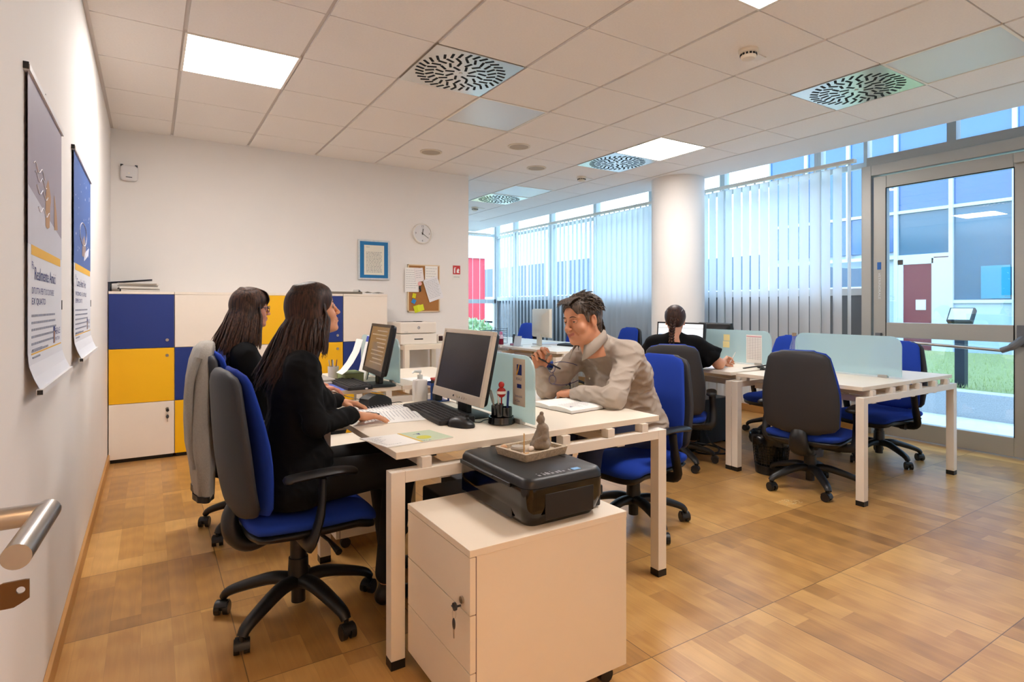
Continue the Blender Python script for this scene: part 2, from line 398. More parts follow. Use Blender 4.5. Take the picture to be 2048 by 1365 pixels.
speaker(3.149, -1.344, 'round ceiling speaker in the middle, right of the unlit panel')
speaker(3.753, -.742, 'pale round ceiling speaker, rightmost of the three, near the wall end')

# ================================================================ window wall
def vframe(mb, y, w=.07, d=.09, z0=.3, z1=3.25, m=0): mb.box(XW-d/2, XW+d/2, y-w/2, y+w/2, z0, z1, m)
bays = [(-2.93, -2.43), (-2.43, -1.23), (-1.23, -.03), (-.03, 1.17), (1.17, 2.37), (2.37, 3.57), (3.57, 4.26)]
M_wfr = mat('pale_window_frame', 'd2dade', .45)
M_spandrel = mat('grey_spandrel_glass', '6d747b', .2)
for i, (a, b) in enumerate(bays):
    mb = MB(); vframe(mb, a+.0185, .036); vframe(mb, b-.0185, .036)
    mb.box(XW-.04, XW+.04, a+.037, b-.037, 1.33, 1.40); mb.box(XW-.03, XW+.03, a+.037, b-.037, 2.58, 2.63); mb.box(XW-.03, XW+.03, a+.037, b-.037, .345, .38)
    mb.box(XW-.004, XW+.004, a+.035, b-.035, .38, 1.33, 1); 
    struct(mb.build('window_%d' % (i+1), [M_wfr, M_spandrel]))
    g = MB().box(XW-.004, XW+.004, a+.035, b-.035, 1.40, 3.24); struct(g.build('window_%d_pane' % (i+1), M_glass))
# clerestory above the door and fixed glass right of the door
mb = MB()
mb.box(XW-.06, XW+.06, yd0-.6, -2.93, 2.56, 2.66)
for y in (-3.63, -4.83): vframe(mb, y, .07, .09, 2.66, 3.25)
mb.box(XW-.06, XW+.06, -5.2, yd0-.02, 0, .1); vframe(mb, -5.18, .08, .1, 0, 2.6)
struct(mb.build('window_8', M_alu))
struct(MB().box(XW-.004, XW+.004, -5.2, -2.95, 2.66, 3.24).build('window_8_pane', M_glass))
struct(MB().box(XW-.004, XW+.004, -5.15, yd0-.05, .1, 2.56).build('window_9', M_glass))
# end wall glazing
M_glass2 = glassmat('end_glass', (.95, .98, 1), .5)
mb = MB()
for x in (3.4, 4.6, 5.5, 6.16): mb.box(x-.035, x+.035, YE-.04, YE+.04, .3, 3.25)
mb.box(3.3, XW, YE-.04, YE+.04, 1.28, 1.36); mb.box(3.3, XW, YE-.03, YE+.03, 2.62, 2.67)
struct(mb.build('window_10', M_wfr))
struct(MB().box(3.4, XW, YE-.004, YE+.004, .3, 3.24).build('window_10_pane', M_glass2))
# ---------------- glass door
d = bpy.data.objects.new('door_1', None); COL.objects.link(d); d['kind'] = 'structure'
d.location = (XW, 0, 0)
ya, yb = -4.16, -2.99
mb = MB()
mb.box(-.10, .06, yb, yb+.09, 0, 2.57); mb.box(-.10, .06, ya-.16, ya-.04, 0, 2.57); mb.box(-.10, .06, ya-.12, yb, 2.47, 2.57)
mb.build('door_frame', M_alu, d, bevel=.004)
mb = MB(); fx0, fx1 = -.085, -.02
y0, y1 = ya-.03, yb-.015; st = .115
mb.box(fx0, fx1, y1-st, y1, .01, 2.455); mb.box(fx0, fx1, y0, y0+st, .01, 2.455)
mb.box(fx0, fx1, y0+st, y1-st, .01, .165); mb.box(fx0, fx1, y0+st, y1-st, 2.34, 2.455); mb.box(fx0-.004, fx1, y0+st, y1-st, .93, 1.07)
mb.build('door_leaf', M_alu, d, bevel=.004)
mb = MB()
for a in (0, 1):
    mb.box(fx0-.002, fx0+.004, y0+st-.006, y0+st, .165, 2.34); mb.box(fx0-.002, fx0+.004, y1-st, y1-st+.006, .165, 2.34)
mb.box(fx0-.0, fx0+.006, y0+st, y1-st, 2.335, 2.342)
mb.build('gasket', M_dark, d)
M_dglass = glassmat('door_glass', (.88, .95, 1.0), 2.2)
MB().box(-.056, -.048, y0+st, y1-st, 1.07, 2.34).build('pane', M_dglass, d)
MB().box(-.056, -.048, y0+st, y1-st, .165, .93).build('pane', M_dglass, d)
mb = MB(); mb.tube([(-.17, y0+.14, .865), (-.17, y1-.13, .905)], .013, 12)
mb.build('push_bar', M_steel, d, smooth=True)
mb = MB(); mb.tube(smoothcurve([(-.09, y0+.05, .97), (-.14, y0+.055, .95), (-.17, y0+.10, .90), (-.17, y0+.17, .866)], 4), [.03]*9+[.024]*4, 10)
mb.box(-.125, -.085, y0+.02, y0+.085, .90, 1.07)
mb.box(-.12, -.085, y1-.08, y1-.03, .88, .97); mb.tube([(-.1, y1-.055, .93), (-.17, y1-.10, .905), (-.17, y1-.15, .905)], .018, 10)
mb.build('push_bar_arm', mat('grey_plastic', '6a6c72', .45), d, bevel=.004)
MB().box(-.0875, -.0845, y1-.07, y1-.035, 1.57, 1.64).build('sticker', mat('sticker_blue', '1f66b8', .4), d)
mb = MB(); mb.text('VETRINORALE', .03, T(-.0865, y1-.045, 1.54) @ Rz(-PI/2) @ Rx(PI/2) @ Rz(-PI/2), 0, fit=.25)
mb.build('sticker', mat('sticker_white', 'dfe6ea', .5), d)
MB().box(-.14, -.085, y0+.03, y0+.1, 2.36, 2.44).build('door_closer', M_alu, d, bevel=.004)

# ================================================================ blinds
M_slat = translucent('blind_fabric', 'f4f7fa', .62)
def blind(name_label, p0, p1, n, ang, z0, z1, sw=.127, axis='y'):
    t = thing('vertical_blind', name_label, 'blind', (*p0, 0), 0, 'white vertical blinds')
    L = p1-p0[1] if axis == 'y' else p1-p0[0]
    mb = MB()
    if axis == 'y': mb.box(-.03, .03, 0, L, z1+.02, z1+.055)
    else: mb.box(0, L, -.03, .03, z1+.02, z1+.055)
    mb.build('rail', M_frame, t, bevel=.004)
    for k in range(n):
        s = (k+.5)/n*L; a = (ang(s/L) if callable(ang) else ang)
        M = T(0, s, 0) @ Rz(-a) if axis == 'y' else T(s, 0, 0) @ Rz(-PI/2-a)
        mb = MB(); N_ = 4
        pts = [((-.006*math.cos(PI*(i/N_-.5)), -sw/2+sw*i/N_)) for i in range(N_+1)]
        vs = [(M @ Vector((x, y, z))) for z in (z0+.002*random.random(), z1) for x, y in pts]
        fs = [(i, i+1, i+N_+2, i+N_+1) for i in range(N_)]
        mb.add(vs, fs); q = M @ Vector((0, 0, z1)); mb.box(q.x-.004, q.x+.004, q.y-.012, q.y+.012, z1, z1+.022)
        mb.build('slat', M_slat, t, smooth=True)
rn = lambda a, j: (lambda s: math.radians(a+random.uniform(-j, j)))
BX = 6.05
blind('open white vertical blind between the column and the glass door', (BX, -2.87), -1.0, 16, lambda s: math.radians(random.choice([12, 15, 18]) if s > .2 else (22 if s > .08 else 48)), .12, 2.60)
blind('closed glowing white vertical blind just left of the white column', (BX, -.98), .98, 18, rn(-8, 5), .12, 2.60)
blind('half open vertical blind left of the closed one, behind the far desk', (BX, .98), 3.9, 26, rn(21, 3), .12, 2.60)
blind('sparse vertical blind on the end window past the wall end', (3.45, 4.12), 5.95, 16, rn(-62, 3), .12, 2.60, .09, 'x')

# ================================================================ outside
M_pave = mat('pale_paving', 'd4d6d8', .8, bump=.3, bscale=30, vary=.05, vscale=2)
M_gran = mat('granite', 'c2c3c5', .6, vary=.35, vscale=90, bump=.2, bscale=200)
M_grass = mat('grass', 'a3ad72', .9, vary=.4, vscale=30, bump=1, bscale=90, bdist=.03)
M_fac = mat('facade_glass_blue', '2f6298', .14, vary=.08, vscale=1.5, spec=.8)
M_facd = mat('facade_glass_teal', '1f5f7a', .14, vary=.1, vscale=1.5, spec=.8)
M_mull = mat('facade_white_metal', 'c3ccd6', .5)
M_red = mat('red_render', 'c23a48', .8)
tag(MB().box(XW+.1, 8.0, -14, 16, -.14, -.03).build('pavement', M_pave), None, None, None, 'structure')
tag(MB().box(8.0, 8.22, -14, 16, -.14, .26).build('granite_kerb', M_gran, bevel=.01), 'speckled grey granite kerb wall outside the glass door', 'kerb')
mb = MB(); n1, n2 = 24, 90
for i in range(n1+1):
    for j in range(n2+1):
        x = 8.2+4.75*i/n1; y = -14+30*j/n2; mb.v.append((x, y, .24+.13*i/n1+.02*noise.noise(Vector((x*2, y*2, 0)))))
for i in range(n1):
    for j in range(n2): a = i*(n2+1)+j; mb.f.append((a, a+n2+1, a+n2+2, a+1)); mb.m.append(0)
tag(mb.build('lawn', M_grass, smooth=True), 'bright green lawn behind the granite kerb outside', 'grass', None, 'stuff')
struct(MB().box(-60, 120, -60, 140, -.5, -.16).build('ground', mat('outer_ground', 'b9c0c4', .9)))
# blade tufts near the kerb for texture
mb = MB(); rg = random.Random(3)
for k in range(5200):
    x = 8.22+4.4*rg.random()**1.5; y = -5.2+7*rg.random(); z = .262+.13*(x-8.2)/4.75; a = rg.random()*PI; h = .03+.04*rg.random(); dx, dy = .004*math.cos(a), .004*math.sin(a); lx, ly = rg.uniform(-.02, .02), rg.uniform(-.02, .02)
    mb.add([(x-dx, y-dy, z), (x+dx, y+dy, z), (x+lx, y+ly, z+h)], [(0, 1, 2)])
tag(mb.build('grass_blades', mat('grass_blade', 'a9b578', .9, vary=.4, vscale=12)), 'short green grass blades growing on the lawn outside', 'grass', None, 'stuff')
# blue glass building
b = thing('office_building', 'blue glass office building across the lawn with white mullions', 'building', (13.0, 0, 0))
MB().box(.06, 3.5, -14, .3, .0, 6.7).build('wall', mat('facade_core', 'aebfce', .6), b)
MB().box(.06, 3.5, .35, 2.6, 2.25, 6.7).build('wall', MATS['facade_core'], b)
ysm = [-.087-.953*k for k in range(0, 15)]
k = 0
for i in range(14):
    yb_, ya_ = ysm[i], ysm[i+1]
    for z0, z1, mt in ((1.31, 3.10, M_facd), (3.10, 4.9, M_fac), (4.9, 6.7, M_fac)):
        zz0 = 2.19 if (i == 0 and z0 == 1.31) else z0
        MB().box(0, .05, ya_+.03, yb_-.03, zz0+.025, z1-.025).build('window', mt, b)
for i in range(3):
    y0_ = -.087+.953*i; 
    for z0, z1, mt in ((2.3, 3.10, M_fac), (3.10, 4.9, M_fac), (4.9, 6.7, M_fac)):
        MB().box(0, .05, y0_+.03, y0_+.953-.03, z0+.025, z1-.025).build('window', mt, b)
mb = MB()
for y in ysm+[-.087+.953*i for i in range(1, 4)]:
    mb.box(-.06, .06, y-.035, y+.035, .35 if y < 0 else 2.22, 6.75)
for z in (3.10, 4.9, 6.7): mb.box(-.05, .06, -13.5, 2.8, z-.03, z+.03)
mb.box(-.05, .06, -13.5, -.087-.953, 1.28, 1.34); mb.box(-.05, .06, -.087-.953, 2.8, 2.17, 2.24)
mb.build('mullions', M_mull, b)
MB().box(-.01, .06, -13.5, -1.04, .3, 1.28).build('plinth_panel', mat('plinth_blue_grey', 'a9bdd2', .5, vary=.06, vscale=3), b)
mb = MB(); mb.box(-.03, .05, -1.0, -.13, .37, 2.17, 1); mb.box(-.05, .06, -.22, -.1, .35, 2.15); mb.box(-.05, .06, -1.04, -.72, .35, 2.15); mb.box(-.05, .06, -.75, -.1, 2.05, 2.17); mb.box(-.05, .06, -.75, -.1, .75, .87); mb.box(-.055, -.03, -.62, -.45, 1.15, 1.35, 2)
mb.build('entrance_door', [M_mull, mat('dark_red_glass', '6d2532', .2), mat('notice_grey', 'cfd6d8', .5)], b)
MB().box(-.03, -.01, -1.93, -1.5, 1.36, 1.95).build('poster', mat('teal_poster', '0b86a4', .6), b)
# background beyond the passage
bb = thing('apartment_block', 'pale distant block with dark window bands seen through blinds', 'building', (24, 14, 0), 0)
MB().box(0, 6, -22, 34, 0, 6).build('wall', mat('pale_render', 'e8eef2', .8), bb)
for k in range(22): MB().box(-.05, 0, -21+2.5*k, -18.9+2.5*k, 2.0, 3.6 if k < 9 else 4.3).build('window', mat('dark_window', '44596c', .3), bb)
rb = thing('red_building', 'red rendered wall with a dark glazed bay seen past the wall end', 'building', (0, 0, 0))
MB().box(8.35, 12.6, 16.3, 16.7, 0, 3.3).build('wall', M_red, rb)
mb = MB(); mb.box(5.2, 8.35, 16.35, 16.65, 0, 3.3); mb.build('glazing', mat('dark_glazing', '3a4d66', .15), rb)
mb = MB(); mb.box(3, 12.6, 16.2, 16.7, 3.3, 7); mb.build('upper_wall', mat('pale_upper', 'e9f1f6', .6), rb)
tag(MB().box(16.0, 16.25, .9, 1.7, 0, 2.3).build('red_pillar', M_red), 'narrow red pillar outside seen between the blind slats', 'pillar')
def bush(name, label, c, r, n, col, seed, trunk=None):
    rg = random.Random(seed); t = thing(name, label, 'tree' if trunk else 'bush', (c[0], c[1], 0))
    mb = MB()
    for k in range(n):
        u = Vector((rg.gauss(0, 1), rg.gauss(0, 1), rg.gauss(0, 1))).normalized()*(.55+.45*rg.random()**.5)
        p = Vector((u.x*r[0], u.y*r[1], c[2]+u.z*r[2])); s = .05+.05*rg.random()
        M = T(p) @ Euler((rg.random()*6, rg.random()*6, rg.random()*6)).to_matrix().to_4x4()
        mb.add([(-s, 0, 0), (0, -s*.4, .01), (s, 0, 0), (0, s*.4, .01)], [(0, 1, 2, 3)], 0, M)
    mb.build('foliage', mat('leaf_'+col, col, .7, vary=.35, vscale=5), t)
    MB().tube([(0, 0, 0), (.02, 0, c[2]*.6), (0, .03, c[2])], [.07, .05, .03], 8).build('trunk', mat('bark', '4a3a2c', .9), t)
bush('tree', 'green tree outside seen between the right blind slats', (18.2, -.6, 1.6), (1.1, 1.1, 1.5), 2600, '3f7a4a', 5, True)
bush('shrub', 'leafy pale shrub outside the end window past the wall end', (6.3, 6.6, .55), (1.2, .5, .45), 1500, '9fb98a', 9)
def floodlight(x, y, z0, z1, rz, label):
    t = thing('garden_floodlight', label, 'floodlight', (x, y, z0), rz, 'garden floodlights on posts')
    h = z1-z0
    MB().box(-.05, .05, -.05, .05, 0, h-.1).build('post', mat('dark_post', '2a2f38', .5), t)
    M = T(0, 0, h) @ Ry(math.radians(-55))
    MB().box(-.1, .1, -.13, .13, -.04, .03, 0, M).build('housing', M_black, t, bevel=.01)
    MB().box(-.08, .08, -.11, .11, .03, .035, 0, M).build('lens', mat('lamp_lens', 'c9d8d2', .2), t)
floodlight(8.45, -2.86, .24, 1.11, 0, 'garden floodlight on a dark post on the lawn outside the glass door')
floodlight(5.9, 6.0, 0, 1.12, 1.0, 'garden floodlight outside the end window past the wall end')
# ================================================================ desks
ZT = .725
def desk(name, label, x0, x1, xm, y0, y1, group, tops=2, zt=ZT, thick0=.06, seam_leg=None, ends=(1, 1)):
    """bench desk: two tops side by side over an inverted-U frame at each end; long beams between"""
    t = thing(name, label, 'desk', ((x0+x1)/2, (y0+y1)/2, 0), 0, group)
    ox, oy = (x0+x1)/2, (y0+y1)/2
    X0, X1, XM, Y0, Y1 = x0-ox, x1-ox, xm-ox, y0-oy, y1-oy
    for a, b in ((X0+.025, XM-.004), (XM+.004, X1-.025)):
        MB().box(a, b, Y0+.02, Y1-.02, zt-.025, zt).build('desktop', M_white, t, bevel=.002)
    zf = zt-.062
    for i, (yy, s) in enumerate(((Y0, 1), (Y1, -1))):
        if not ends[i]: continue
        a, b = (yy, yy+.05) if s > 0 else (yy-.05, yy)
        mb = MB(); mb.box(X0, X0+.05, a, b, .03, zf); mb.box(X1-.05, X1, a, b, .03, zf); mb.box(X0+.05, X1-.05, a, b, zf-.04, zf)
        mb.build('end_frame', M_frame, t, bevel=.002)
        for xx in (X0+.13, (X0+XM)/2+.05, XM-.09, XM+.09, (X1+XM)/2, X1-.13): MB().box(xx-.018, xx+.018, a+.002, b-.002, zf, zt-.025).build('spacer', M_frame, t)
        for xx in (X0, X1-.05): MB().box(xx, xx+.05, a, b, 0, .03).build('foot', M_black, t)
    for xx in ((X0+XM)/2-.1, XM-.1, XM+.1, (X1+XM)/2+.1): MB().box(xx-.02, xx+.02, Y0+.05, Y1-.05, zf-.06, zf-.02).build('beam', M_frame, t)
    return t
desk('bench_desk', 'white two-sided desk where the woman in the black blazer faces the man in the shirt', .955, 2.255, 1.60, -4.0, -2.99, 'white bench desks')
desk('bench_desk', 'white two-sided desk of the woman with glasses, beyond the nearer woman', .955, 2.255, 1.60, -2.44, -1.44, 'white bench desks')
desk('bench_desk', 'nearer half of the white double desk beside the glass door', 3.93, 5.22, 4.58, -4.02, -3.07, 'white bench desks')
desk('bench_desk', 'farther half of the white double desk, with the woman seen from behind', 3.93, 5.22, 4.58, -3.065, -2.05, 'white bench desks')
desk('bench_desk', 'far white desk in front of the blinds holding the letter tray and pink bottle', 3.98, 5.2, 4.60, -.78, .42, 'white bench desks')
desk('bench_desk', 'second far white desk by the blinds, with the pink bottle', 3.98, 5.2, 4.60, .43, 1.65, 'white bench desks')
desk('bench_desk', 'farthest white desk, hidden past the wall end', 3.98, 5.2, 4.60, 1.66, 2.85, 'white bench desks')
M_frost = glassmat('frosted_glass', (.78, .92, .92), .6, .25, .62, (.74, .88, .88))
def screen(label, x, ya, yb, zb=ZT+.012, zt=1.015, r=.07):
    t = thing('desk_divider', label, 'divider', (x, (ya+yb)/2, 0), 0, 'frosted glass desk dividers')
    hw = (yb-ya)/2
    poly = [(-hw, zb), (hw, zb)]+[(hw-r+r*math.cos(a), zt-r+r*math.sin(a)) for a in [PI/2*k/6 for k in range(7)]]+[(-hw+r-r*math.sin(a), zt-r+r*math.cos(a)) for a in [PI/2*k/6 for k in range(7)]]
    mb = MB(); mb.loft([[(-.004, y, z) for y, z in poly], [(.004, y, z) for y, z in poly]], 0)
    mb.build('glass_panel', M_frost, t)
    for y in (-hw+.12, hw-.12): MB().box(-.014, .014, y-.03, y+.03, ZT+.0005, ZT+.02).build('clamp', M_alu, t)
    return t
screen('frosted divider carrying the sticker, between the blazer woman and the man', 1.60, -3.90, -3.12)
screen('frosted divider behind the dark monitor of the woman with glasses', 1.60, -2.38, -1.6)
screen('frosted divider nearest the glass door with the bottle at its end', 4.58, -3.94, -3.17)
screen('frosted divider with yellow notes and a calendar beside the back-turned woman', 4.58, -2.96, -2.15)

# ================================================================ chairs
def panel_loft(ts, spine, hw, th, bend, n=28, e=.62):
    """ts: list; spine(t)->(x,z); hw(t), th(t), bend: concave curvature"""
    rings = []
    for t in ts:
        x0, z0 = spine(t); x1, z1 = spine(t+.01); d = Vector((x1-x0, 0, z1-z0)).normalized(); nrm = Vector((d.z, 0, -d.x))
        w, h = hw(t), th(t); R = []
        for k in range(n):
            a = 2*PI*k/n; c, s = math.cos(a), math.sin(a)
            y = w*math.copysign(abs(c)**e, c); q = h*math.copysign(abs(s)**.8, s)
            q += bend*(y/.22)**2
            R.append((x0+nrm.x*q, y, z0+nrm.z*q))
        rings.append(R)
    return rings
def make_chair(label, arms=True):
    t = thing('office_chair', label, 'chair', (0, 0, 0), 0, 'blue and black office chairs')
    # back: cushion front (towards +x) and shell behind
    ts = [0, .012, .04, .09, .16, .26, .38, .5, .62, .74, .84, .91, .96, .985, 1.0]
    def spine(u): return (-.165-.085*u+.012*math.sin(u*PI*1.0)-.02*(1-u)**3, .455+.535*u)
    def hw(u):
        base = .215+.015*math.sin(u*PI)-.045*max(0, u-.45)/.55
        return base*min(1, (1-(1-min(u, 1-u)/.07)**2)**.5 if min(u, 1-u) < .07 else 1)*1.0 if 0 < u < 1 else base*.55
    def th(u): return .026*(.35+.65*min(1, min(u, 1-u)/.08)**.5)
    mb = MB(); mb.loft(panel_loft(ts, lambda u: (spine(u)[0]+.004, spine(u)[1]), hw, lambda u: th(u)*.8, .03)); mb.build('backrest', M_blue, t, smooth=True, angle=60)
    mb = MB(); mb.loft(panel_loft(ts, lambda u: (spine(u)[0]-.030-.038*math.sin(u**.8*PI), spine(u)[1]-.003), lambda u: hw(u)+.007, lambda u: th(u)*1.1+.004, .03)); mb.build('back_shell', M_shell, t, smooth=True, angle=60)
    # seat
    us = [0, .015, .05, .12, .25, .4, .55, .7, .82, .91, .96, .985, 1]
    def sp(u): return (-.215+.47*u, .425-.012*math.sin(u*PI)-(.035*((u-.75)/.25)**2 if u > .75 else 0))
    def shw(u): return .235*(1 if .08 < u < .92 else (1-.35*((.08-min(u, 1-u))/.08)**2))
    R = []
    for u in us:
        x, z = sp(u); w = shw(u); h = .034*(.4+.6*min(1, min(u, 1-u)/.06)**.5); ring = []
        for k in range(28):
            a = 2*PI*k/28; c, s = math.cos(a), math.sin(a)
            y = w*math.copysign(abs(c)**.55, c); ring.append((x, y, z+h*math.copysign(abs(s)**.8, s)+.012*(y/.23)**2*(1-u)))
        R.append(ring)
    mb = MB(); mb.loft(R); mb.build('seat', M_blue, t, smooth=True, angle=60)
    R2 = [[(x*.985, y*.97, z-.030) for x, y, z in r] for r in R]
    R2 = [[(x, y, .392+(z-.392)*.45 if z > .392 else z) for x, y, z in r] for r in R2]
    mb = MB(); mb.loft(R2); mb.build('seat_pan', M_black, t, smooth=True, angle=60)
    # back support bracket curling under
    pts = smoothcurve([(-.222, 0, .50), (-.248, 0, .43), (-.235, 0, .365), (-.18, 0, .33), (-.08, 0, .352), (0, 0, .355)], 5)
    mb = MB(); mb.tube(pts, [.022+.012*math.sin(PI*i/(len(pts)-1)) for i in range(len(pts))], 12, 0, True, None, 1.0)
    mb.v = [(x, y*1.9, z) for x, y, z in mb.v]
    mb.build('back_bracket', M_black, t, smooth=True, angle=60)
    mb = MB(); mb.box(-.10, .12, -.075, .075, .325, .375); mb.build('mechanism', M_black, t, bevel=.012)
    mb = MB(); mb.tube([(.04, -.07, .345), (.06, -.19, .335), (.07, -.27, .315)], [.006, .007, .013], 8)
    mb.build('lever', M_black, t, smooth=True)
    mb = MB(); mb.tube([(.0, .07, .345), (0, .17, .345), (0, .172, .345), (0, .21, .345)], [.006, .006, .022, .022], 12); mb.build('tension_knob', M_black, t, smooth=True)
    mb = MB(); mb.cyl((0, 0, .05), (0, 0, .11), .027, 20); mb.cyl((0, 0, .11), (0, 0, .225), .041, 20, 0, .037); mb.cyl((0, 0, .225), (0, 0, .335), .031, 20)
    mb.build('gas_lift', M_black, t, smooth=True)
    if arms:
        for s in (-1, 1):
            mb = MB(); P = smoothcurve([(-.125, s*.272, .608), (-.08, s*.272, .615), (.05, s*.27, .618), (.115, s*.266, .610), (.135, s*.265, .604)], 3)
            mb.tube(P, [.02]+[.038]*(len(P)-3)+[.034, .02], 12, 0, True, None, .38, up=(0, 0, 1)); pad = mb.build('armrest', M_black, t, smooth=True, angle=70)
            mb = MB(); mb.tube(smoothcurve([(.01, s*.275, .60), (.0, s*.283, .48), (-.03, s*.275, .375), (-.03, s*.2, .352), (-.03, s*.08, .352)], 4), [.026]*4+[.03]*4+[.028]*9, 10, 0, True, None, .45, up=(1, 0, 0))
            mb.build('arm_post', M_black, pad, smooth=True, angle=70)
    for k in range(5):
        a = 2*PI*k/5
        M = Rz(a); mb = MB()
        P = smoothcurve([(.02, 0, .135), (.10, 0, .14), (.20, 0, .115), (.275, 0, .088), (.298, 0, .065)], 4)
        mb.tube(P, [.036-.016*i/(len(P)-1) for i in range(len(P))], 10, 0, True, M, .75)
        leg = mb.build('base_leg', M_black, t, smooth=True, angle=60)
        mb = MB(); ca = a*1.7+.6; Mc = M @ T(.298, 0, 0) @ Rz(ca)
        for s in (-1, 1): mb.cyl((-.012, s*.007, .027), (-.012, s*.026, .027), .026, 20, 0, None, Mc)
        mb.cyl((-.012, -.024, .027), (-.012, .024, .027), .012, 10, 0, None, Mc); mb.cyl((0, 0, .027), (0, 0, .075), .009, 10, 0, None, Mc)
        arc = [(-.012+.031*math.cos(q), .027+.031*math.sin(q)) for q in [PI*(.0+.85*i/8) for i in range(9)]]
        mb.loft([[(x, -.022, z) for x, z in arc]+[(x*.9-.001, -.022, z*.92) for x, z in arc[::-1]], [(x, .022, z) for x, z in arc]+[(x*.9-.001, .022, z*.92) for x, z in arc[::-1]]], 0, True, True, Mc)
        mb.build('caster', M_black, leg, smooth=True)
    return t
CH = make_chair('blue office chair with grey back shell holding the woman in the black blazer')
CH.location = (.775, -3.44, 0); CH.rotation_euler = (0, 0, math.radians(4))
def chair(x, y, deg, label, dz=-.05):
    c = dup(CH, (x, y, 0), math.radians(deg), label)
    for ch in c.children:
        if not ch.name.startswith(('base_leg', 'gas_lift')): ch.location.z = dz
    return c
CH2 = chair(.79, -2.36, 5, 'blue office chair draped with the grey cardigan, under the woman with glasses', 0)
CHM = chair(2.575, -3.45, 186, 'blue office chair behind the man in the beige shirt')
CHW = chair(3.73, -2.70, 38, 'office chair with black shell behind the woman with the braid')
CHB = chair(4.03, -3.62, 15, 'empty black-shelled office chair pushed in at the near double desk')
CHF = chair(5.19, -3.50, 172, 'empty blue office chair between the double desk and the glass door')
CHG = chair(5.30, -2.55, 178, 'blue office chair behind the divider with the calendar, by the blinds')
chair(3.60, .45, 20, 'dark-backed office chair at the left end of the far desk near the wall end')
chair(5.45, 2.35, 182, 'blue office chair behind the letter tray at the far desk')
chair(5.45, 1.00, 178, 'blue office chair behind the beige monitor at the far desk')
chair(5.43, -.13, 175, 'blue office chair whose top shows above the man in the shirt by the blinds')

# ================================================================ wall cabinets
M_cb = mat('cabinet_blue', '14307a', .5); M_cy = mat('cabinet_yellow', 'f2b807', .5); M_cw = mat('cabinet_white', 'efe4d6', .5)
CD, CW, CHt = .40, .0, 1.338
def cab(x0, x1, cols, label, y1=-.006):
    t = thing('storage_cabinet', label, 'cabinet', ((x0+x1)/2, -.2, 0), 0, 'blue yellow and white cabinets along the back wall')
    w = (x1-x0)/2
    yo = .2
    MB().box(-w, w, -CD+.02+yo, -.005+yo, .03, CHt-.02).build('body', M_cw, t)
    MB().box(-w+.0, w-.0, -CD+yo, -.005+yo, CHt-.02, CHt).build('top', M_cw, t, bevel=.001)
    MB().box(-w+.01, w-.01, -CD+.03+yo, -.02+yo, 0, .03).build('plinth', M_black, t)
    hh = (CHt-.02-.03)/3
    for i, c in enumerate(cols):
        z1 = CHt-.022-i*hh; z0 = z1-hh+.004
        dr = MB().box(-w+.002, w-.002, -CD+yo, -CD+.018+yo, z0, z1).build('door', {'b': M_cb, 'y': M_cy, 'w': M_cw}[c], t, bevel=.0015)
        dr['label'] = {'b': 'blue door', 'y': 'yellow door', 'w': 'white door'}[c]
        zz = z0+.06 if i == 0 else z1-.06
        mb = MB(); mb.cyl((w-.05, -CD+yo, zz), (w-.05, -CD-.006+yo, zz), .012, 14); kk = mb.build('lock', M_steel, dr, smooth=True)
    return t
xs_ = [.005, .445, .885, 1.325, 1.765, 2.225]
cc = ['byw', 'wby', 'ywb', 'ybw', 'byw', 'wby']
xc = [.005, .444, .90, 1.36, 1.80, 2.23]
labs = ['cabinet in the left corner, blue over yellow over white doors', 'second cabinet from the left, white over blue over yellow doors', 'cabinet behind the woman with glasses, yellow door on top', 'cabinet hidden behind the two women, blue upper door beside her profile', 'rightmost cabinet with white door on top and blue below']
cc = ['byw', 'wby', 'ywb', 'byb', 'wby']
CABS = [cab(xc[i], xc[i+1]-.002, cc[i], labs[i]) for i in range(5)]
def keyset(loc, label, rotz=0, axis='-y', parent=None):
    t = thing('key', label, 'key', loc, rotz)
    mb = MB(); mb.cyl((0, 0, 0), (0, -.014, 0), .0035, 8); mb.cyl((0, -.014, 0), (0, -.03, 0), .011, 14, 0, .011); mb.build('key_head', M_black, t, smooth=True)
    mb = MB(); mb.tube([(0, -.022, -.008), (.004, -.022, -.022), (0, -.022, -.036), (-.004, -.022, -.022), (0, -.022, -.008)], .0012, 6); mb.build('ring', M_steel, t)
    mb = MB(); mb.sphere((0, -.022, -.05), (.010, .003, .017)); mb.build('spare_key_head', mat('key_grey', '3a3a40', .4), t, smooth=True)
    mb = MB(); mb.box(-.0028, .0028, -.0232, -.0208, -.092, -.064); mb.build('spare_key_blade', M_steel, t)
    return t
keyset((.394, -.407, .388), 'keys hanging from the lock of the corner cabinet white door')

# stack of binders and papers on the corner cabinet, sheets further right
def sheet_stack(x, y, z, n, w, d, label, col='cfcac2', jit=.012, cat='papers'):
    t = thing('paper_stack', label, cat, (x, y, z)); rg = random.Random(int(x*100)); zz = 0
    for k in range(n):
        h = rg.uniform(.006, .016); dx, dy, a = rg.uniform(-jit, jit), rg.uniform(-jit, jit), rg.uniform(-.08, .08)
        MB().box(-w/2, w/2, -d/2, d/2, zz, zz+h, 0, T(dx, dy, 0) @ Rz(a)).build('folder', mat('folder_%s' % ['a', 'b', 'c'][k % 3], ['c9c4bc', 'a39d95', 'ded9d0'][k % 3], .7), t, bevel=.001)
        zz += h
    return t, zz
st, zz = sheet_stack(.20, -.22, CHt, 7, .26, .30, 'pile of worn folders and papers on the corner cabinet')
b_ = thing('ring_binder', 'dark blue binder lying slanted on top of the paper pile in the corner', 'binder', (.16, -.22, CHt))
MB().box(-.155, .14, -.15, .15, zz+.016, zz+.020, 0, Ry(-.10)).build('cover', mat('navy_cover', '1c2740', .5), b_)
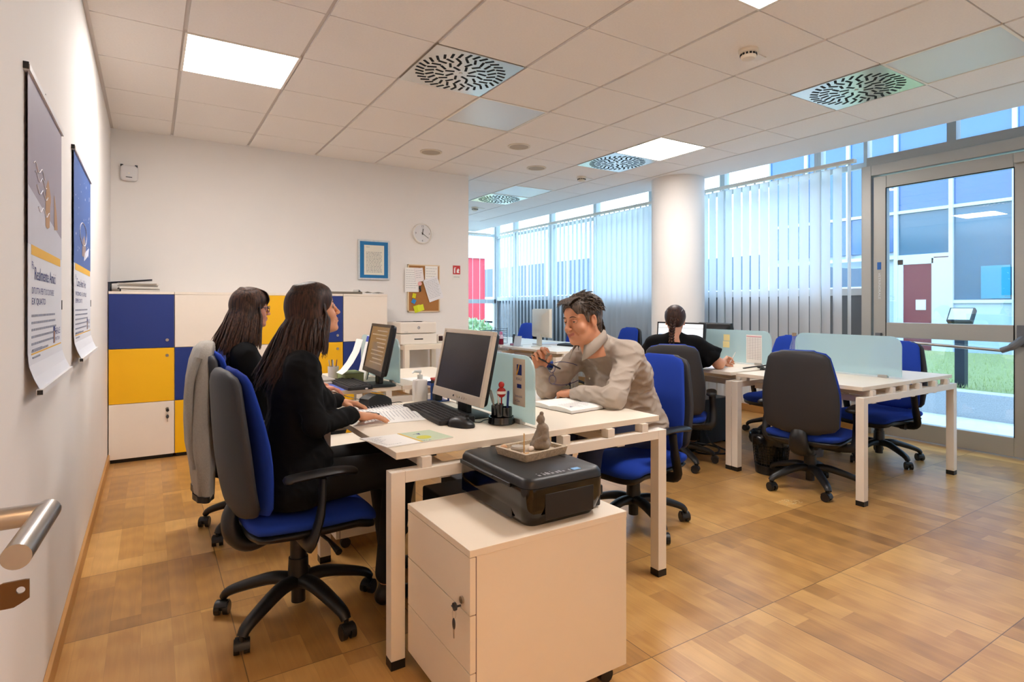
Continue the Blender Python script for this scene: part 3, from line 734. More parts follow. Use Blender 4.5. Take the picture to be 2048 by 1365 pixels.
MB().box(-.155, -.148, -.15, .15, .0, zz, 0).build('spine', MATS['navy_cover'], b_)
t = thing('metal_tray', 'flat grey metal tray on top of the cabinet behind the nearer woman', 'tray', (1.80, -.25, CHt))
mb = MB(); mb.box(-.19, .19, -.12, .12, 0, .004); mb.box(-.19, .19, -.12, -.116, 0, .022); mb.box(-.19, .19, .116, .12, 0, .022); mb.box(-.19, -.186, -.12, .12, 0, .022); mb.box(.186, .19, -.12, .12, 0, .022)
mb.build('tray', mat('grey_metal', '7d7468', .4, metal=.4), t)
t = thing('crumpled_leaflet', 'folded white leaflet on the right end of the cabinets', 'leaflet', (2.1, -.25, CHt))
mb = MB(); R = [(-.14, .0), (-.135, .045), (-.10, .012), (-.05, .028), (.0, .016), (.06, .024), (.12, .012)]
mb.loft([[(x, -.09, z+.001) for x, z in R]+[(x, -.09, z) for x, z in R[::-1]], [(x, .09, z+.001) for x, z in R]+[(x, .09, z) for x, z in R[::-1]]]); mb.build('sheet', M_paper, t)
mb = MB(); mb.text('Assicurazioni', .012, T(0, -.0905, .006) @ Rx(PI/2), 0); mb.build('lettering', M_ink, t)

# ================================================================ wall things
def wallM(x, z, y=-.004): return T(x, y, z) @ Rx(PI/2)
t = thing('picture_frame', 'blue-matted framed letter on the back wall above the cabinets', 'picture', (2.222, 0, 1.70))
w, h = .165, .205
MB().box(-w, w, -.02, -.001, -h, h).build('frame', mat('silver_frame', 'cdd2d4', .35, metal=.3, vary=.2, vscale=60), t, bevel=.003)
MB().box(-w+.018, w-.018, -.0215, -.02, -h+.018, h-.018).build('mat_board', mat('mat_blue', '0a6da6', .6), t)
MB().box(-.105, .105, -.0225, -.0215, -.155, .15).build('letter', mat('letter_cream', 'e3dfd0', .7), t)
mb = MB(); rg = random.Random(1); mb.text('REALE', .013, wallM(-.085, .125, -.0232))
for k in range(15):
    x = -.085
    while x < .07: l_ = rg.uniform(.008, .03); mb.box(x, min(x+l_, .08), -.0231, -.0226, .075-k*.0145, .0795-k*.0145); x += l_+.005
mb.build('lettering', mat('grey_print', '7b7c80', .8), t)
t = thing('wall_clock', 'round white wall clock reading about twenty past twelve', 'clock', (2.754, 0, 2.008))
Mw = Rx(PI/2)
MB().lathe([(.105, 0), (.112, .008), (.112, .03), (.105, .036), (.098, .034), (.097, .022)], 48, 0, Mw).build('rim', mat('clock_rim', 'e9e5de', .35), t, smooth=True)
MB().cyl((0, -.018, 0), (0, -.024, 0), .098, 48).build('face', mat('clock_face', 'dcdcdd', .5), t)
mb = MB()
for s, a in (('12', 0), ('3', 90), ('6', 180), ('9', 270)):
    mb.text(s, .03, wallM(.077*math.sin(math.radians(a)), .077*math.cos(math.radians(a))-.010, -.0245), 0, 'c')
mb.build('numerals', M_ink, t)
for nm, ang, ln, ww in (('hour_hand', 10, .052, .003), ('minute_hand', 125, .085, .0022)):
    mb = MB(); mb.box(-ww, ww, -.028, -.0265, -.015, ln, 0, Ry(math.radians(ang))); mb.cyl((0, -.025, 0), (0, -.03, 0), .006, 12); mb.build(nm, M_black, t)
t = thing('cork_board', 'cork notice board with pinned sheets beside the wall end', 'notice board', (2.775, 0, 1.415))
M_cork = mat('cork', 'a9743f', .9, vary=.25, vscale=150, bump=.4, bscale=300)
w, h = .185, .255
MB().box(-w+.01, w-.01, -.014, -.002, -h+.01, h-.01).build('cork', M_cork, t)
mb = MB(); mb.box(-w, w, -.018, -.001, h-.012, h); mb.box(-w, w, -.018, -.001, -h, -h+.012); mb.box(-w, -w+.012, -.018, -.001, -h, h); mb.box(w-.012, w, -.018, -.001, -h, h)
mb.build('frame', mat('pale_wood', 'e3c9a2', .5), t)
def note(x, z, w, h, rot, label, col, y, lines=0, name='pinned_sheet', group='sheets pinned on the cork board', table=False):
    t = thing(name, label, 'note', (x, y, z), 0, group)
    M = Ry(rot)
    MB().box(-w/2, w/2, -.0012, 0, -h/2, h/2, 0, M).build('sheet', mat('note_'+col, col, .8), t)
    mb = MB(); rg = random.Random(int(abs(x)*1000))
    for k in range(lines):
        zz = h/2-.03-k*(h-.05)/max(lines, 1); xx = -w/2+.012
        while xx < w/2-.03: l_ = rg.uniform(.01, .03); mb.box(xx, min(xx+l_, w/2-.01), -.0016, -.0012, zz, zz+(.003 if not table else .0015), 0, M); xx += l_+.005
    if lines: mb.build('lettering', mat('light_print', '9a9ba0', .8), t)
    return t
note(2.634, 1.505, .155, .26, 0, 'white ruled sheet hanging over the left edge of the cork board', 'f2f0ec', -.0205, 9)
note(2.715, 1.56, .10, .145, -.12, 'small sheet with a pink seal overlapping the ruled sheet', 'f0e9e6', -.024, 4)
note(2.86, 1.55, .15, .22, 0, 'upright printed sheet at the top right of the cork board', 'f1efe9', -.0205, 6)
note(2.88, 1.41, .175, .25, -.32, 'tilted typed sheet, front one on the right of the cork board', 'e9e8ea', -.024, 12)
note(2.66, 1.335, .04, .05, .2, 'tiny yellow note under the ruled sheet', 'd8d21f', -.0205, 0, 'sticky_note')
note(2.655, 1.275, .045, .045, .5, 'small blue note on the cork board', '3f8fd0', -.0205, 0, 'sticky_note')
note(2.695, 1.195, .075, .075, -.3, 'yellow-green note low on the cork board, left one', 'd6e021', -.0205, 0, 'sticky_note')
note(2.735, 1.205, .07, .065, -.25, 'yellow-green note low on the cork board, right one', 'e2ea35', -.0225, 0, 'sticky_note')
t = thing('key_bunch', 'bunch of dark keys hanging on the cork board', 'keys', (2.722, -.026, 1.42))
mb = MB(); mb.sphere((0, -.004, 0), (.012, .004, .02)); mb.sphere((.006, -.006, -.025), (.009, .003, .018)); mb.box(-.004, .0, -.006, -.004, -.05, 0); mb.build('keys', M_black, t, smooth=True)
MB().cyl((0, 0, .045), (0, -.003, .045), .022, 16).build('tag', mat('pink_tag', 'e3a7a2', .6), t)
t = thing('fire_sign', 'small red fire extinguisher sign near the wall end', 'sign', (3.172, 0, 1.60))
MB().box(-.052, .052, -.003, -.0005, -.085, .085).build('plate', mat('sign_white', 'e8e6df', .5), t)
MB().box(-.045, .045, -.004, -.003, -.02, .078).build('red_panel', mat('sign_red', 'c4221f', .5), t)
mb = MB(); mb.box(-.032, -.016, -.0045, -.004, -.008, .045); mb.box(-.028, -.020, -.0045, -.004, .045, .058); mb.box(-.020, -.006, -.0045, -.004, .05, .055)
mb.prism([(.002, -.005), (.034, -.005), (.026, .012), (.034, .03), (.02, .05), (.012, .03), (.006, .04), (.0, .015)], 0, .0005, 0, T(0, -.004, 0) @ Rx(PI/2))
mb.build('symbol', M_paper, t)
mb = MB(); mb.text('ESTINTORE', .014, wallM(0, -.055, -.0035), 0, 'c'); mb.build('lettering', M_ink, t)
t = thing('wall_sensor', 'small white access point high on the back wall near the corner', 'sensor', (.128, 0, 2.335))
mb = MB(); P = rrect(-.062, .062, -.065, .065, .03, 6)
mb.loft([[(x*k, -yy, z*k) for x, z in P] for k, yy in ((.98, .003), (1, .012), (1, .03), (.94, .04), (.8, .045))]); mb.build('housing', mat('sensor_white', 'dfdcdc', .45), t, smooth=True, angle=50)
mb = MB(); mb.box(-.06, -.04, -.035, -.001, .05, .069); mb.box(.04, .06, -.035, -.001, .05, .069); mb.box(-.022, .022, -.0475, -.044, -.04, -.034); mb.build('vents', M_black, t)
mb = MB(); mb.cyl((0, -.045, -.005), (0, -.0475, -.005), .007, 12); mb.build('button', M_frame, t)

# posters on the left wall: local x runs along +y
def poster(y0, y1, z0, z1, label, bg_top, title, sub, art):
    t = thing('wall_poster', label, 'poster', (-.008, y0, 0), 0, 'hanging posters on the left wall')
    Lp = y1-y0; hh = z1-z0
    def prof(z):    # distance from the wall, bottom curls away
        u = (z-z0)/hh; return .016+(.026*((.1-u)/.1)**1.6 if u < .1 else 0)
    N_ = 26; mb = MB(); M_t = mat('poster_top_'+bg_top, bg_top, .6); M_b = mat('poster_white', 'dfe2ea', .6)
    zs = [z0+hh*i/N_ for i in range(N_+1)]
    for i in range(N_):
        zc = (zs[i]+zs[i+1])/2; m = 0 if (zc-z0)/hh > .465 else 1
        a, b = zs[i], zs[i+1]
        for s in (0, -.0012):
            mb.quad((prof(a)+s, 0, a), (prof(a)+s, Lp, a), (prof(b)+s, Lp, b), (prof(b)+s, 0, b), m)
    mb.build('sheet', [M_t, M_b], t, smooth=True)
    q = prof(z0); MR = mat('rail_white', 'e9e9ea', .4); MB().box(.008, .022, -.01, Lp+.01, z1-.004, z1+.012).build('hanging_rail', MR, t); MB().box(q-.008, q+.006, -.01, Lp+.01, z0-.012, z0+.004).build('hanging_rail', MR, t)
    for bb_ in ((.004, .02, -.014, -.009, z1-.002, z1+.016), (.0, .012, Lp*.5, Lp*.5+.006, z1+.03, z1+.04), (q-.006, q+.006, -.012, -.008, z0-.010, z0+.002), (.008, .018, Lp+.001, Lp+.006, z0+.25*hh, z0+.29*hh)): MB().box(*bb_).build('clip', M_black, t)
    def PM(y, z): return T(.0168, y, z) @ Rz(PI/2) @ Rx(PI/2)
    def Pz(u): return z0+hh*u
    mb = MB(); mb.box(.0163, .0168, .05, Lp-.04, Pz(.43), Pz(.462)); mb.box(.0163, .0168, .05, Lp-.02, Pz(.107), Pz(.112)); mb.build('yellow_band', mat('poster_yellow', 'e9b640', .6), t)
    mb = MB(); mb.text(title, .052, PM(.10, Pz(.352)), 0, fit=min(.42, Lp*.62)); mb.build('headline', M_inkb, t); mb = MB(); MB().text('Più', .03, PM(.055, Pz(.385)), 0).build('title', M_inkb, t)
    for k, s in enumerate(sub): mb.text(s, .026, PM(.055, Pz(.305-k*.035)), 0, fit=Lp*(.62 if k == 0 else .36))
    mb.build('title', M_inkb, t)
    mb = MB(); rg = random.Random(len(title))
    for k, (u, lw) in enumerate([(.245, .72), (.222, .74), (.199, .76), (.176, .74), (.153, .66), (.118+.012, .5)]):
        y = .055
        while y < .055+Lp*lw-.04: l_ = rg.uniform(.012, .05); mb.box(.0163, .0167, y, y+l_, Pz(u-.012)-.003, Pz(u-.012)+.0035); y += l_+.007
    for u, lw in ((.075, .4), (.05, .3)):
        mb.box(.017, .019, .06, .06+Lp*lw*.6, Pz(u+.045), Pz(u+.05))
    mb.build('body_text', mat('poster_print', '9499aa', .8), t)
    mb = MB(); yy = Lp-.21; zz = Pz(.12)
    mb.box(.0163, .0168, yy, yy+.035, zz, zz+.055, 0); mb.box(.0168, .0172, yy+.012, yy+.02, zz, zz+.04, 1)
    mb.text('REALE', .03, PM(yy+.042, zz+.028), 0, fit=.12); mb.text('MUTUA', .018, PM(yy+.042, zz+.006), 0, fit=.11)
    mb.build('logo', [M_inkb, mat('poster_yellow', 'e9b640')], t)
    art(t, Lp, Pz)
    return t
def curve_on(mb, pts, r=.0016, m=0): mb.tube([(.0172, y, z) for y, z in pts], r, 5, m)
def art1(t, Lp, Pz):
    mb = MB(); mb.add([(.0162, 0, Pz(.462)), (.0162, Lp, Pz(.462)), (.0162, Lp, Pz(.55)), (.0162, Lp*.6, Pz(.585)), (.0162, 0, Pz(.645))], [(0, 1, 2, 3, 4)]); mb.build('snow', mat('poster_snow', 'c9cad6', .6), t)
    mb = MB(); mb.add([(.0168, y*Lp, Pz(z)) for y, z in ((.44, .555), (.50, .55), (.56, .56), (.58, .64), (.60, .66), (.60, .68), (.52, .735), (.46, .70), (.44, .64))], [tuple(range(9))])
    mb.add([(.0168, y*Lp, Pz(z)) for y, z in ((.72, .565), (.84, .575), (.80, .64), (.73, .70), (.71, .70), (.72, .64))], [tuple(range(6))]); mb.build('figures', mat('poster_tan', 'b08a66', .7), t)
    mb = MB()
    for k, (a, b) in enumerate(((.73, 0), (.70, .02), (.66, .05), (.60, -.02))):
        curve_on(mb, [((.12+.04*k+.30*u/10)*Lp, Pz(a+.012*math.sin(u*1.1+k))) for u in range(11)])
    mb.build('swirls', mat('poster_line', 'e9e9f2', .6), t)
def art2(t, Lp, Pz):
    mb = MB(); rg = random.Random(4)
    for k in range(26):
        y, z, s = rg.uniform(.04, .96)*Lp, Pz(rg.uniform(.50, .97)), rg.uniform(.003, .009); mb.add([(.0168, y-s, z), (.0168, y, z-s), (.0168, y+s, z), (.0168, y, z+s)], [(0, 1, 2, 3)])
    curve_on(mb, [((.5+.2*math.sin(u*.3))*Lp, Pz(.64+.06*math.cos(u*.3))) for u in range(22)])
    for k in range(5): curve_on(mb, [((.55+.06*k)*Lp, Pz(.50+.01*k)), ((.6+.06*k)*Lp, Pz(.55+.01*k))])
    mb.build('stars', mat('poster_line', 'e9e9f2'), t)
    mb = MB(); mb.add([(.0170, y*Lp, Pz(z)) for y, z in ((.42, .52), (.62, .52), (.66, .58), (.56, .64), (.46, .61))], [tuple(range(5))]); mb.build('figure', mat('poster_tan2', '9c8a86', .7), t)
poster(-3.90, -3.22, 1.0, 1.84, 'grey poster nearest the camera on the left wall with violet title', '9d97a6', 'Realmente Amici', ('DITUTTA PER TUO DOVERE', 'EX QUATO'), art1)
poster(-2.82, -2.02, 1.0, 1.88, 'blue starry poster farther along the left wall', '3c62a8', 'Come Amici Veri', ('VICINO E UTILE', 'SEMPRE CON TE'), art2)
# ================================================================ pedestals
def pedestal(name, x0, x1, y0, y1, zt, label, rot=0, draw=3, lock=True, split=(.0, .33, .66)):
    """drawer pedestal whose drawers face -x in its own frame"""
    t = thing('drawer_pedestal', label, 'drawer unit', ((x0+x1)/2, (y0+y1)/2, 0), rot, 'white drawer pedestals')
    a, b = (x1-x0)/2, (y1-y0)/2; zb = .065
    MB().box(-a+.022, a, -b+.002, b-.002, zb, zt-.02).build('body', M_white, t, bevel=.001)
    MB().box(-a, a, -b, b, zt-.02, zt).build('top', M_white, t, bevel=.0015)
    MB().box(-a+.019, -a+.026, -b+.003, b-.003, zb, zt-.021).build('edge_strip', mat('lilac_edge', '6f5a60', .5), t)
    hh = (zt-.02-zb)/draw
    for k in range(draw):
        z1 = zt-.022-k*hh
        dr = MB().box(-a+.001, -a+.019, -b+.001, b-.001, z1-hh+.003, z1).build('drawer', M_white, t, bevel=.001)
        if k == 0 and lock: MB().cyl((-a+.001, -b+.045, z1-hh+.03), (-a-.005, -b+.045, z1-hh+.03), .010, 16).build('lock', M_steel, dr, smooth=True)
    for (x, y) in ((-a+.06, -b+.05), (a-.05, -b+.05), (-a+.06, b-.05), (a-.05, b-.05)):
        mb = MB(); mb.cyl((x, y-.012, .025), (x, y+.012, .025), .025, 18); mb.box(x-.012, x+.012, y-.006, y+.006, .03, .065); mb.build('caster', M_black, t, smooth=True)
    return t
PZ = .56
pedestal('p', 1.005, 1.575, -4.47, -4.02, PZ, 'white three-drawer pedestal in the foreground under the black printer')
t = thing('key', 'two dark keys hanging from the foreground pedestal lock', 'key', (1.0, -4.425, PZ-.165))
mb = MB(); mb.cyl((0, 0, 0), (-.016, 0, 0), .003, 8); mb.cyl((-.014, .003, 0), (-.02, .003, 0), .011, 16); mb.cyl((-.012, .011, -.004), (-.018, .011, -.008), .009, 14); mb.build('key_head', mat('key_grey2', '2c2c32', .35), t, smooth=True)
mb = MB(); P = [(-.018+.002*math.sin(a), .004+.011*math.cos(a), -.02+.012*math.sin(a)) for a in [2*PI*k/16 for k in range(17)]]; mb.tube(P, .0007, 6); mb.build('ring', M_steel, t)
mb = MB(); mb.sphere((-.02, .002, -.046), (.003, .009, .016)); mb.build('spare_key_head', MATS['key_grey2'], t, smooth=True)
mb = MB(); mb.box(-.0212, -.0188, -.001, .004, -.085, -.058); mb.build('spare_key_blade', M_steel, t)
pedestal('q', 1.05, 1.47, -2.96, -2.55, .50, 'white pedestal standing between the two bench desks beyond the blazer woman\'s legs', 0, 3, False)

# ---------------- inkjet printer on the pedestal: front faces -x
t = thing('inkjet_printer', 'black multifunction printer on the foreground pedestal', 'printer', (1.355, -4.225, PZ))
M_pg = mat('printer_gloss', '070606', .10, spec=.5, coat=.15); M_pm = mat('printer_matt', '191a1d', .38, bump=.15, bscale=1200)
def rring(hx0, hx1, hy, z, r, n=6): return [(x, y, z) for x, y in rrect(hx0, hx1, -hy, hy, r, n)]
L2 = .222
mb = MB(); mb.loft([rring(-.125, .128, L2-.03, .0, .03), rring(-.142, .14, L2-.015, .02, .035), rring(-.150, .15, L2-.002, .06, .035), rring(-.150, .15, L2, .12, .035)]); mb.build('body', M_pg, t, smooth=True, angle=40)
mb = MB(); mb.loft([rring(-.150, .15, L2, .1215, .035), rring(-.149, .149, L2-.001, .135, .035), rring(-.142, .142, L2-.008, .147, .032), rring(-.135, .135, L2-.016, .149, .03)]); mb.build('scanner_lid', M_pm, t, smooth=True, angle=50)
mb = MB(); mb.box(-.1475, -.1425, -.13, .205, .012, .108); mb.build('output_flap', M_pg, t, bevel=.004)
mb = MB(); mb.box(-.155, -.146, -.13, .205, .108, .122); mb.box(-.158, -.148, -.03, .10, .113, .121); mb.build('flap_edge', M_pm, t, bevel=.003)
mb = MB(); mb.text('Canon', .024, T(-.1482, .06, .066) @ Rz(-PI/2) @ Rx(PI/2), 0, bold=.02); mb.text('MP', .009, T(-.1482, .195, .075) @ Rz(-PI/2) @ Rx(PI/2), 0); mb.text('250', .007, T(-.1482, .195, .063) @ Rz(-PI/2) @ Rx(PI/2), 0); mb.build('lettering', mat('logo_white', 'd9d9d9', .4), t)
MB().box(-.085, .10, -L2-.0012, -L2+.002, .022, .10).build('side_panel', mat('printer_side', '15100d', .35), t, bevel=.002)
mb = MB()
for k, (x, s) in enumerate(((-.085, .008), (-.066, .006), (-.052, .011), (-.036, .008), (-.018, .007), (-.006, .007), (.006, .007), (.03, .005))):
    mb.box(x-s/2, x+s/2, -.196, -.196+.010+.004*(k % 3), .1488, .1496)
    if k < 4: mb.box(x-.002, x+.002, -.176, -.172, .1488, .1496)
mb.build('buttons', mat('button_grey', '9a9aa0', .5), t)
MB().box(.04, .068, -.200, -.180, .1488, .1502).build('display', mat('display_blue', '7fb6e8', .3), t)
mb = MB(); mb.box(.148, .175, -.17, .19, .004, .115); mb.box(.172, .19, -.165, -.15, .035, .07); mb.build('rear_cover', M_pm, t, bevel=.006)
MB().box(.105, .112, -.06, .08, .1485, .150).build('lid_hinge', M_black, t)
# ---------------- zen garden tray and figurine
ZP = PZ+.1492
t = thing('zen_tray', 'speckled stone zen garden tray on the printer lid', 'tray', (1.395, -4.185, ZP), math.radians(8))
M_stone = mat('speckled_stone', 'b5a792', .9, vary=.5, vscale=110, bump=1, bscale=220, bdist=.002)
mb = MB(); a, b = .098, .082
o1, o2, i1, i2 = rring(-a+.006, a-.006, b-.006, 0, .004, 2), rring(-a, a, b, .026, .004, 2), rring(-a+.013, a-.013, b-.013, .026, .004, 2), rring(-a+.014, a-.014, b-.014, .008, .004, 2)
mb.loft([o1, o2, i1, i2]); mb.build('rim', M_stone, t, angle=30)
MB().box(-a+.014, a-.014, -b+.014, b-.014, .008, .013).build('sand', mat('zen_sand', 'cfc1ac', .95, bump=.8, bscale=300), t)
def small(name, label, cat, loc, mb, m, smooth=True, rz=0):
    o = mb.build(name, m, None, smooth=smooth); o.location = loc; o.rotation_euler = (0, 0, rz); o['label'] = label; o['category'] = cat; return o
mb = MB(); mb.lathe([(.001, 0), (.022, 0), (.026, .012), (.022, .018), (.001, .019)], 20); small('zen_pebble', 'flat round pebble lying in the zen tray', 'pebble', (1.345, -4.175, ZP+.0131), mb, mat('pebble', 'a79f93', .7))
mb = MB(); mb.sphere((0, 0, .009), (.014, .010, .009)); small('zen_stone', 'pinkish stone lying in the left corner of the zen tray', 'pebble', (1.312, -4.135, ZP+.0131), mb, mat('stone_pink', 'c49a76', .7))
mb = MB(); mb.sphere((0, 0, .009), (.012, .010, .009)); small('quartz_chip', 'white quartz chip beside the stone figurine', 'pebble', (1.383, -4.20, ZP+.0131), mb, mat('quartz', 'efe6df', .4))
M_bam = mat('bamboo', 'c79a5a', .6)
mb = MB(); mb.tube([(0, 0, .022), (.012, .018, .066)], .0022, 8); mb.tube([(-.016, .004, .0022), (.017, -.004, .0022)], .0035, 8); mb.tube([(0, 0, .003), (0, 0, .022)], .0022, 8)
for k in range(5): mb.tube([(-.013+.0065*k, .003-.0015*k, .004), (-.013+.0065*k, -.004-.0015*k, .0015)], .0012, 5)
small('bamboo_rake', 'tiny bamboo rake standing in the zen tray', 'rake', (1.338, -4.225, ZP+.0131), mb, M_bam)

# ================================================================ monitors
def monitor(label, x, y, rz, w, h, zb, bezel, scr, tilt=12, bw=.016, chin=.03, back=None, deep=.055, zbase=ZT+.0005, content=None, basecol=None, round_base=False):
    """screen faces -x in its own frame"""
    t = thing('monitor', label, 'monitor', (x, y, zbase), math.radians(rz)); back = back or M_black; basecol = basecol or M_black
    M = T(0, 0, zb-zbase) @ Ry(math.radians(tilt)); hw = w/2
    mb = MB()
    for a, b, c, d_ in ((-hw, hw, 0, chin), (-hw, hw, h-bw, h), (-hw, -hw+bw, chin, h-bw), (hw-bw, hw, chin, h-bw)): mb.box(-.008, .012, a, b, c, d_, 0, M)
    mb.build('bezel', bezel, t, bevel=.002)
    MB().box(-.0045, .0, -hw+bw, hw-bw, chin, h-bw, 0, M).build('screen', scr, t)
    mb = MB(); mb.loft([[(x_, y_, z_) for y_, z_ in rrect(-hw*k, hw*k, h*(1-k)/2, h-h*(1-k)/2, .02, 3)] for x_, k in ((.012, .995), (.03, .97), (.045, .8), (deep, .55))], 0, True, True, M); mb.build('housing', back, t, smooth=True, angle=40)
    if content: content(t, M, hw-bw, chin, h-bw)
    mb = MB(); mb.box(.03, .06, -.045, .045, .012, (zb-zbase)+.10, 0); mb.build('neck', basecol, t, bevel=.006)
    mb = MB()
    if round_base: mb.lathe([(.001, 0), (.125, 0), (.125, .004), (.11, .010), (.04, .013), (.001, .014)], 36, 0, T(.02, 0, 0))
    else: mb.loft([[(px, py, z) for px, py in rrect(-.10*k+.03, .10*k+.03, -.125*k, .125*k, .05, 5)] for k, z in ((1, 0), (1, .005), (.95, .010), (.6, .014))])
    mb.build('base', basecol, t, smooth=True, angle=50)
    return t
M_scr = mat('screen_off', '2b2a2e', .22); M_silver = mat('silver_bezel', 'cbbfb0', .4, metal=.1)
m1 = monitor('silver-framed monitor switched off on the desk of the blazer woman', 1.445, -3.49, 0, .485, .325, .795, M_silver, M_scr, 12, .020, .042, M_black)
mb = MB()
for k in range(5): mb.cyl((-.0085, -.02-.022*k, .02), (-.011, -.02-.022*k, .02), .006, 10, 0, None, T(0, 0, .07) @ Ry(math.radians(12)))
mb.build('buttons', M_silver, m1)
mb = MB(); mb.box(-.0105, -.008, .012, .018, .015, .024, 0, T(0, 0, .07) @ Ry(math.radians(12))); mb.text('NEC', .010, T(0, 0, .07) @ Ry(math.radians(12)) @ T(-.0088, .23, .309) @ Rz(-PI/2) @ Rx(PI/2), 0); mb.build('lettering', M_ink, m1)
M_scr_on = mat('screen_dim', '574a40', .25, emit='6b5138', estr=.35)
def dim(t, M, hw, z0, z1):
    mb = MB()
    for k in range(9): mb.box(-.0050, -.0046, -hw*.8, hw*random.uniform(-.2, .8), z1-.03-k*.025, z1-.022-k*.025, 0, M)
    mb.build('screen_lines', mat('screen_line', '8c7a66', .4, emit='8c7a66', estr=.3), t)
monitor('dark monitor with a dim screen facing the woman with glasses', 1.45, -2.30, -4, .46, .315, .80, M_black, M_scr_on, 12, .018, .03, M_black, content=dim)
def pc_win(t, M, hw, z0, z1):
    def r(n, a, b, c, d_, col, e): MB().box(-.0052, -.0046, a, b, c, d_, 0, M).build(n, mat('ui_'+col, col, .4, emit=col, estr=e), t)
    r('window_bar', -hw, hw, z1-.05, z1-.03, 'cfd6dc', .7); r('blue_pane', hw-.14, hw-.01, z0+.08, z1-.10, '2c6fb4', .7); r('toolbar', -hw, hw, z1-.09, z1-.086, 'b9c2cc', .6)
monitor('lit wide monitor in front of the back-turned woman with the braid', 4.36, -2.17, 0, .56, .31, .765, M_black, mat('screen_white', 'eef4fa', .3, emit='eef4fa', estr=.85), 4, .014, .018, M_black, content=pc_win)
# monitor seen from behind beyond the divider
m4 = monitor('black monitor seen from its back above the noted divider', 4.84, -2.25, 180, .38, .31, .765, M_black, M_scr, 14, .016, .02, M_black, deep=.10)
mb = MB(); mb.text('DELL', .03, T(0, 0, .02) @ Ry(math.radians(14)) @ T(.101, -.03, .20) @ Rz(PI/2) @ Rx(PI/2), 0, bold=.02); mb.build('lettering', mat('dell_grey', '8a93a0', .4), m4)
M_beige = mat('beige_plastic', 'd6d2c6', .5)
m5 = monitor('old beige monitor seen from behind on the far desk', 4.36, .02, 175, .44, .35, .84, M_beige, M_scr, 0, .02, .03, M_beige, deep=.08, basecol=M_beige, round_base=True)

# ================================================================ keyboards, mice
def keyboard(label, x, y, rz, m=None, L=.44, D=.15, z=ZT+.0005):
    t = thing('keyboard', label, 'keyboard', (x, y, z), math.radians(rz), 'computer keyboards'); m = m or M_black
    mb = MB(); mb.loft([[(px*1.0, py, 0.0) for px, py in rrect(-D/2, D/2, -L/2, L/2, .012, 4)], [(px, py, .014+.05*(px+D/2)) for px, py in rrect(-D/2, D/2, -L/2, L/2, .012, 4)], [(px*.97, py*.99, .018+.05*(px+D/2)) for px, py in rrect(-D/2, D/2, -L/2, L/2, .012, 4)]]); mb.build('base', m, t, smooth=True, angle=40)
    mb = MB(); rows = 6
    for r in range(rows):
        cx = -D/2+.022+r*.0205+(.006 if r == 5 else 0); y_ = -L/2+.012; n = 22
        for k in range(n):
            w = .0175
            if r == 0 and 8 <= k <= 13:
                if k > 8: continue
                w = .0175*6+.0015*5
            yy = y_+k*.019
            if k in (15, 18) and False: continue
            zz = .018+.05*(cx+D/2)
            mb.add([(cx-.009, yy, zz), (cx+.009, yy, zz), (cx+.009, yy+w, zz), (cx-.009, yy+w, zz), (cx-.007, yy+.002, zz+.006), (cx+.007, yy+.002, zz+.006), (cx+.007, yy+w-.002, zz+.006), (cx-.007, yy+w-.002, zz+.006)], [(0, 1, 5, 4), (1, 2, 6, 5), (2, 3, 7, 6), (3, 0, 4, 7), (4, 5, 6, 7)])
    mb.build('keys', mat('key_caps', '1b1b1e', .5) if m is M_black else m, t)
    return t
keyboard('black keyboard in front of the silver monitor', 1.385, -3.415, 176.5+180, None, .50, .165)
keyboard('black keyboard on the desk of the woman with glasses', 1.33, -2.24, 0)
keyboard('dark keyboard beside the beige monitor on the far desk', 4.70, -.15, 5)
def mouse(label, x, y, rz, m=None, s=1.0):
    t = thing('computer_mouse', label, 'mouse', (x, y, ZT+.0005), math.radians(rz), None); m = m or M_black
    mb = MB(); R = []
    for i in range(11):
        u = i/10; xx = (-.055+.11*u)*s; w = .031*s*math.sqrt(max(.02, 1-(2*u-1)**4)); h = .036*s*math.sin(PI*(.12+.8*u)**.9)**.8
        R.append([(xx, w*math.cos(a), h*max(0, math.sin(a))**.8) for a in [PI*k/10 for k in range(11)]]+[(xx, -w*.9, 0), (xx, w*.9, 0)])
    mb.loft(R); mb.build('shell', m, t, smooth=True, angle=60)
    mb = MB(); mb.cyl((.028*s, -.004, .027*s), (.028*s, .004, .027*s), .007*s, 12); mb.build('wheel', M_black, t)
    return t
m_ = mouse('black mouse on the nearest desk beside the keyboard end', 1.36, -3.715, -65, None, 1.15)
def cable(name, label, pts, r=.0022, m=None, cat='cable', n=6):
    mb = MB(); mb.tube(smoothcurve(pts, n), r, 6); o = mb.build(name, m or M_black, None, smooth=True); o['label'] = label; o['category'] = cat; return o
z_ = ZT+.003
cable('mouse_cable', 'thin mouse cable running behind the silver monitor base', [(1.405, -3.70, z_+.01), (1.46, -3.69, z_), (1.50, -3.66, z_), (1.54, -3.66, z_), (1.58, -3.62, z_)])
mouse('white and grey mouse beside the cables near the calendar', 4.40, -3.16, 30, mat('mouse_grey', 'b9b9bd', .4))
cable('cable_tangle', 'tangled black cables on the desk by the calendar divider', [(4.25, -2.93, z_), (4.33, -3.03, z_+.02), (4.28, -3.12, z_+.004), (4.38, -3.10, z_), (4.34, -3.0, z_+.01), (4.42, -3.08, z_+.03), (4.47, -3.15, z_), (4.36, -3.20, z_), (4.30, -3.05, z_)], .006)

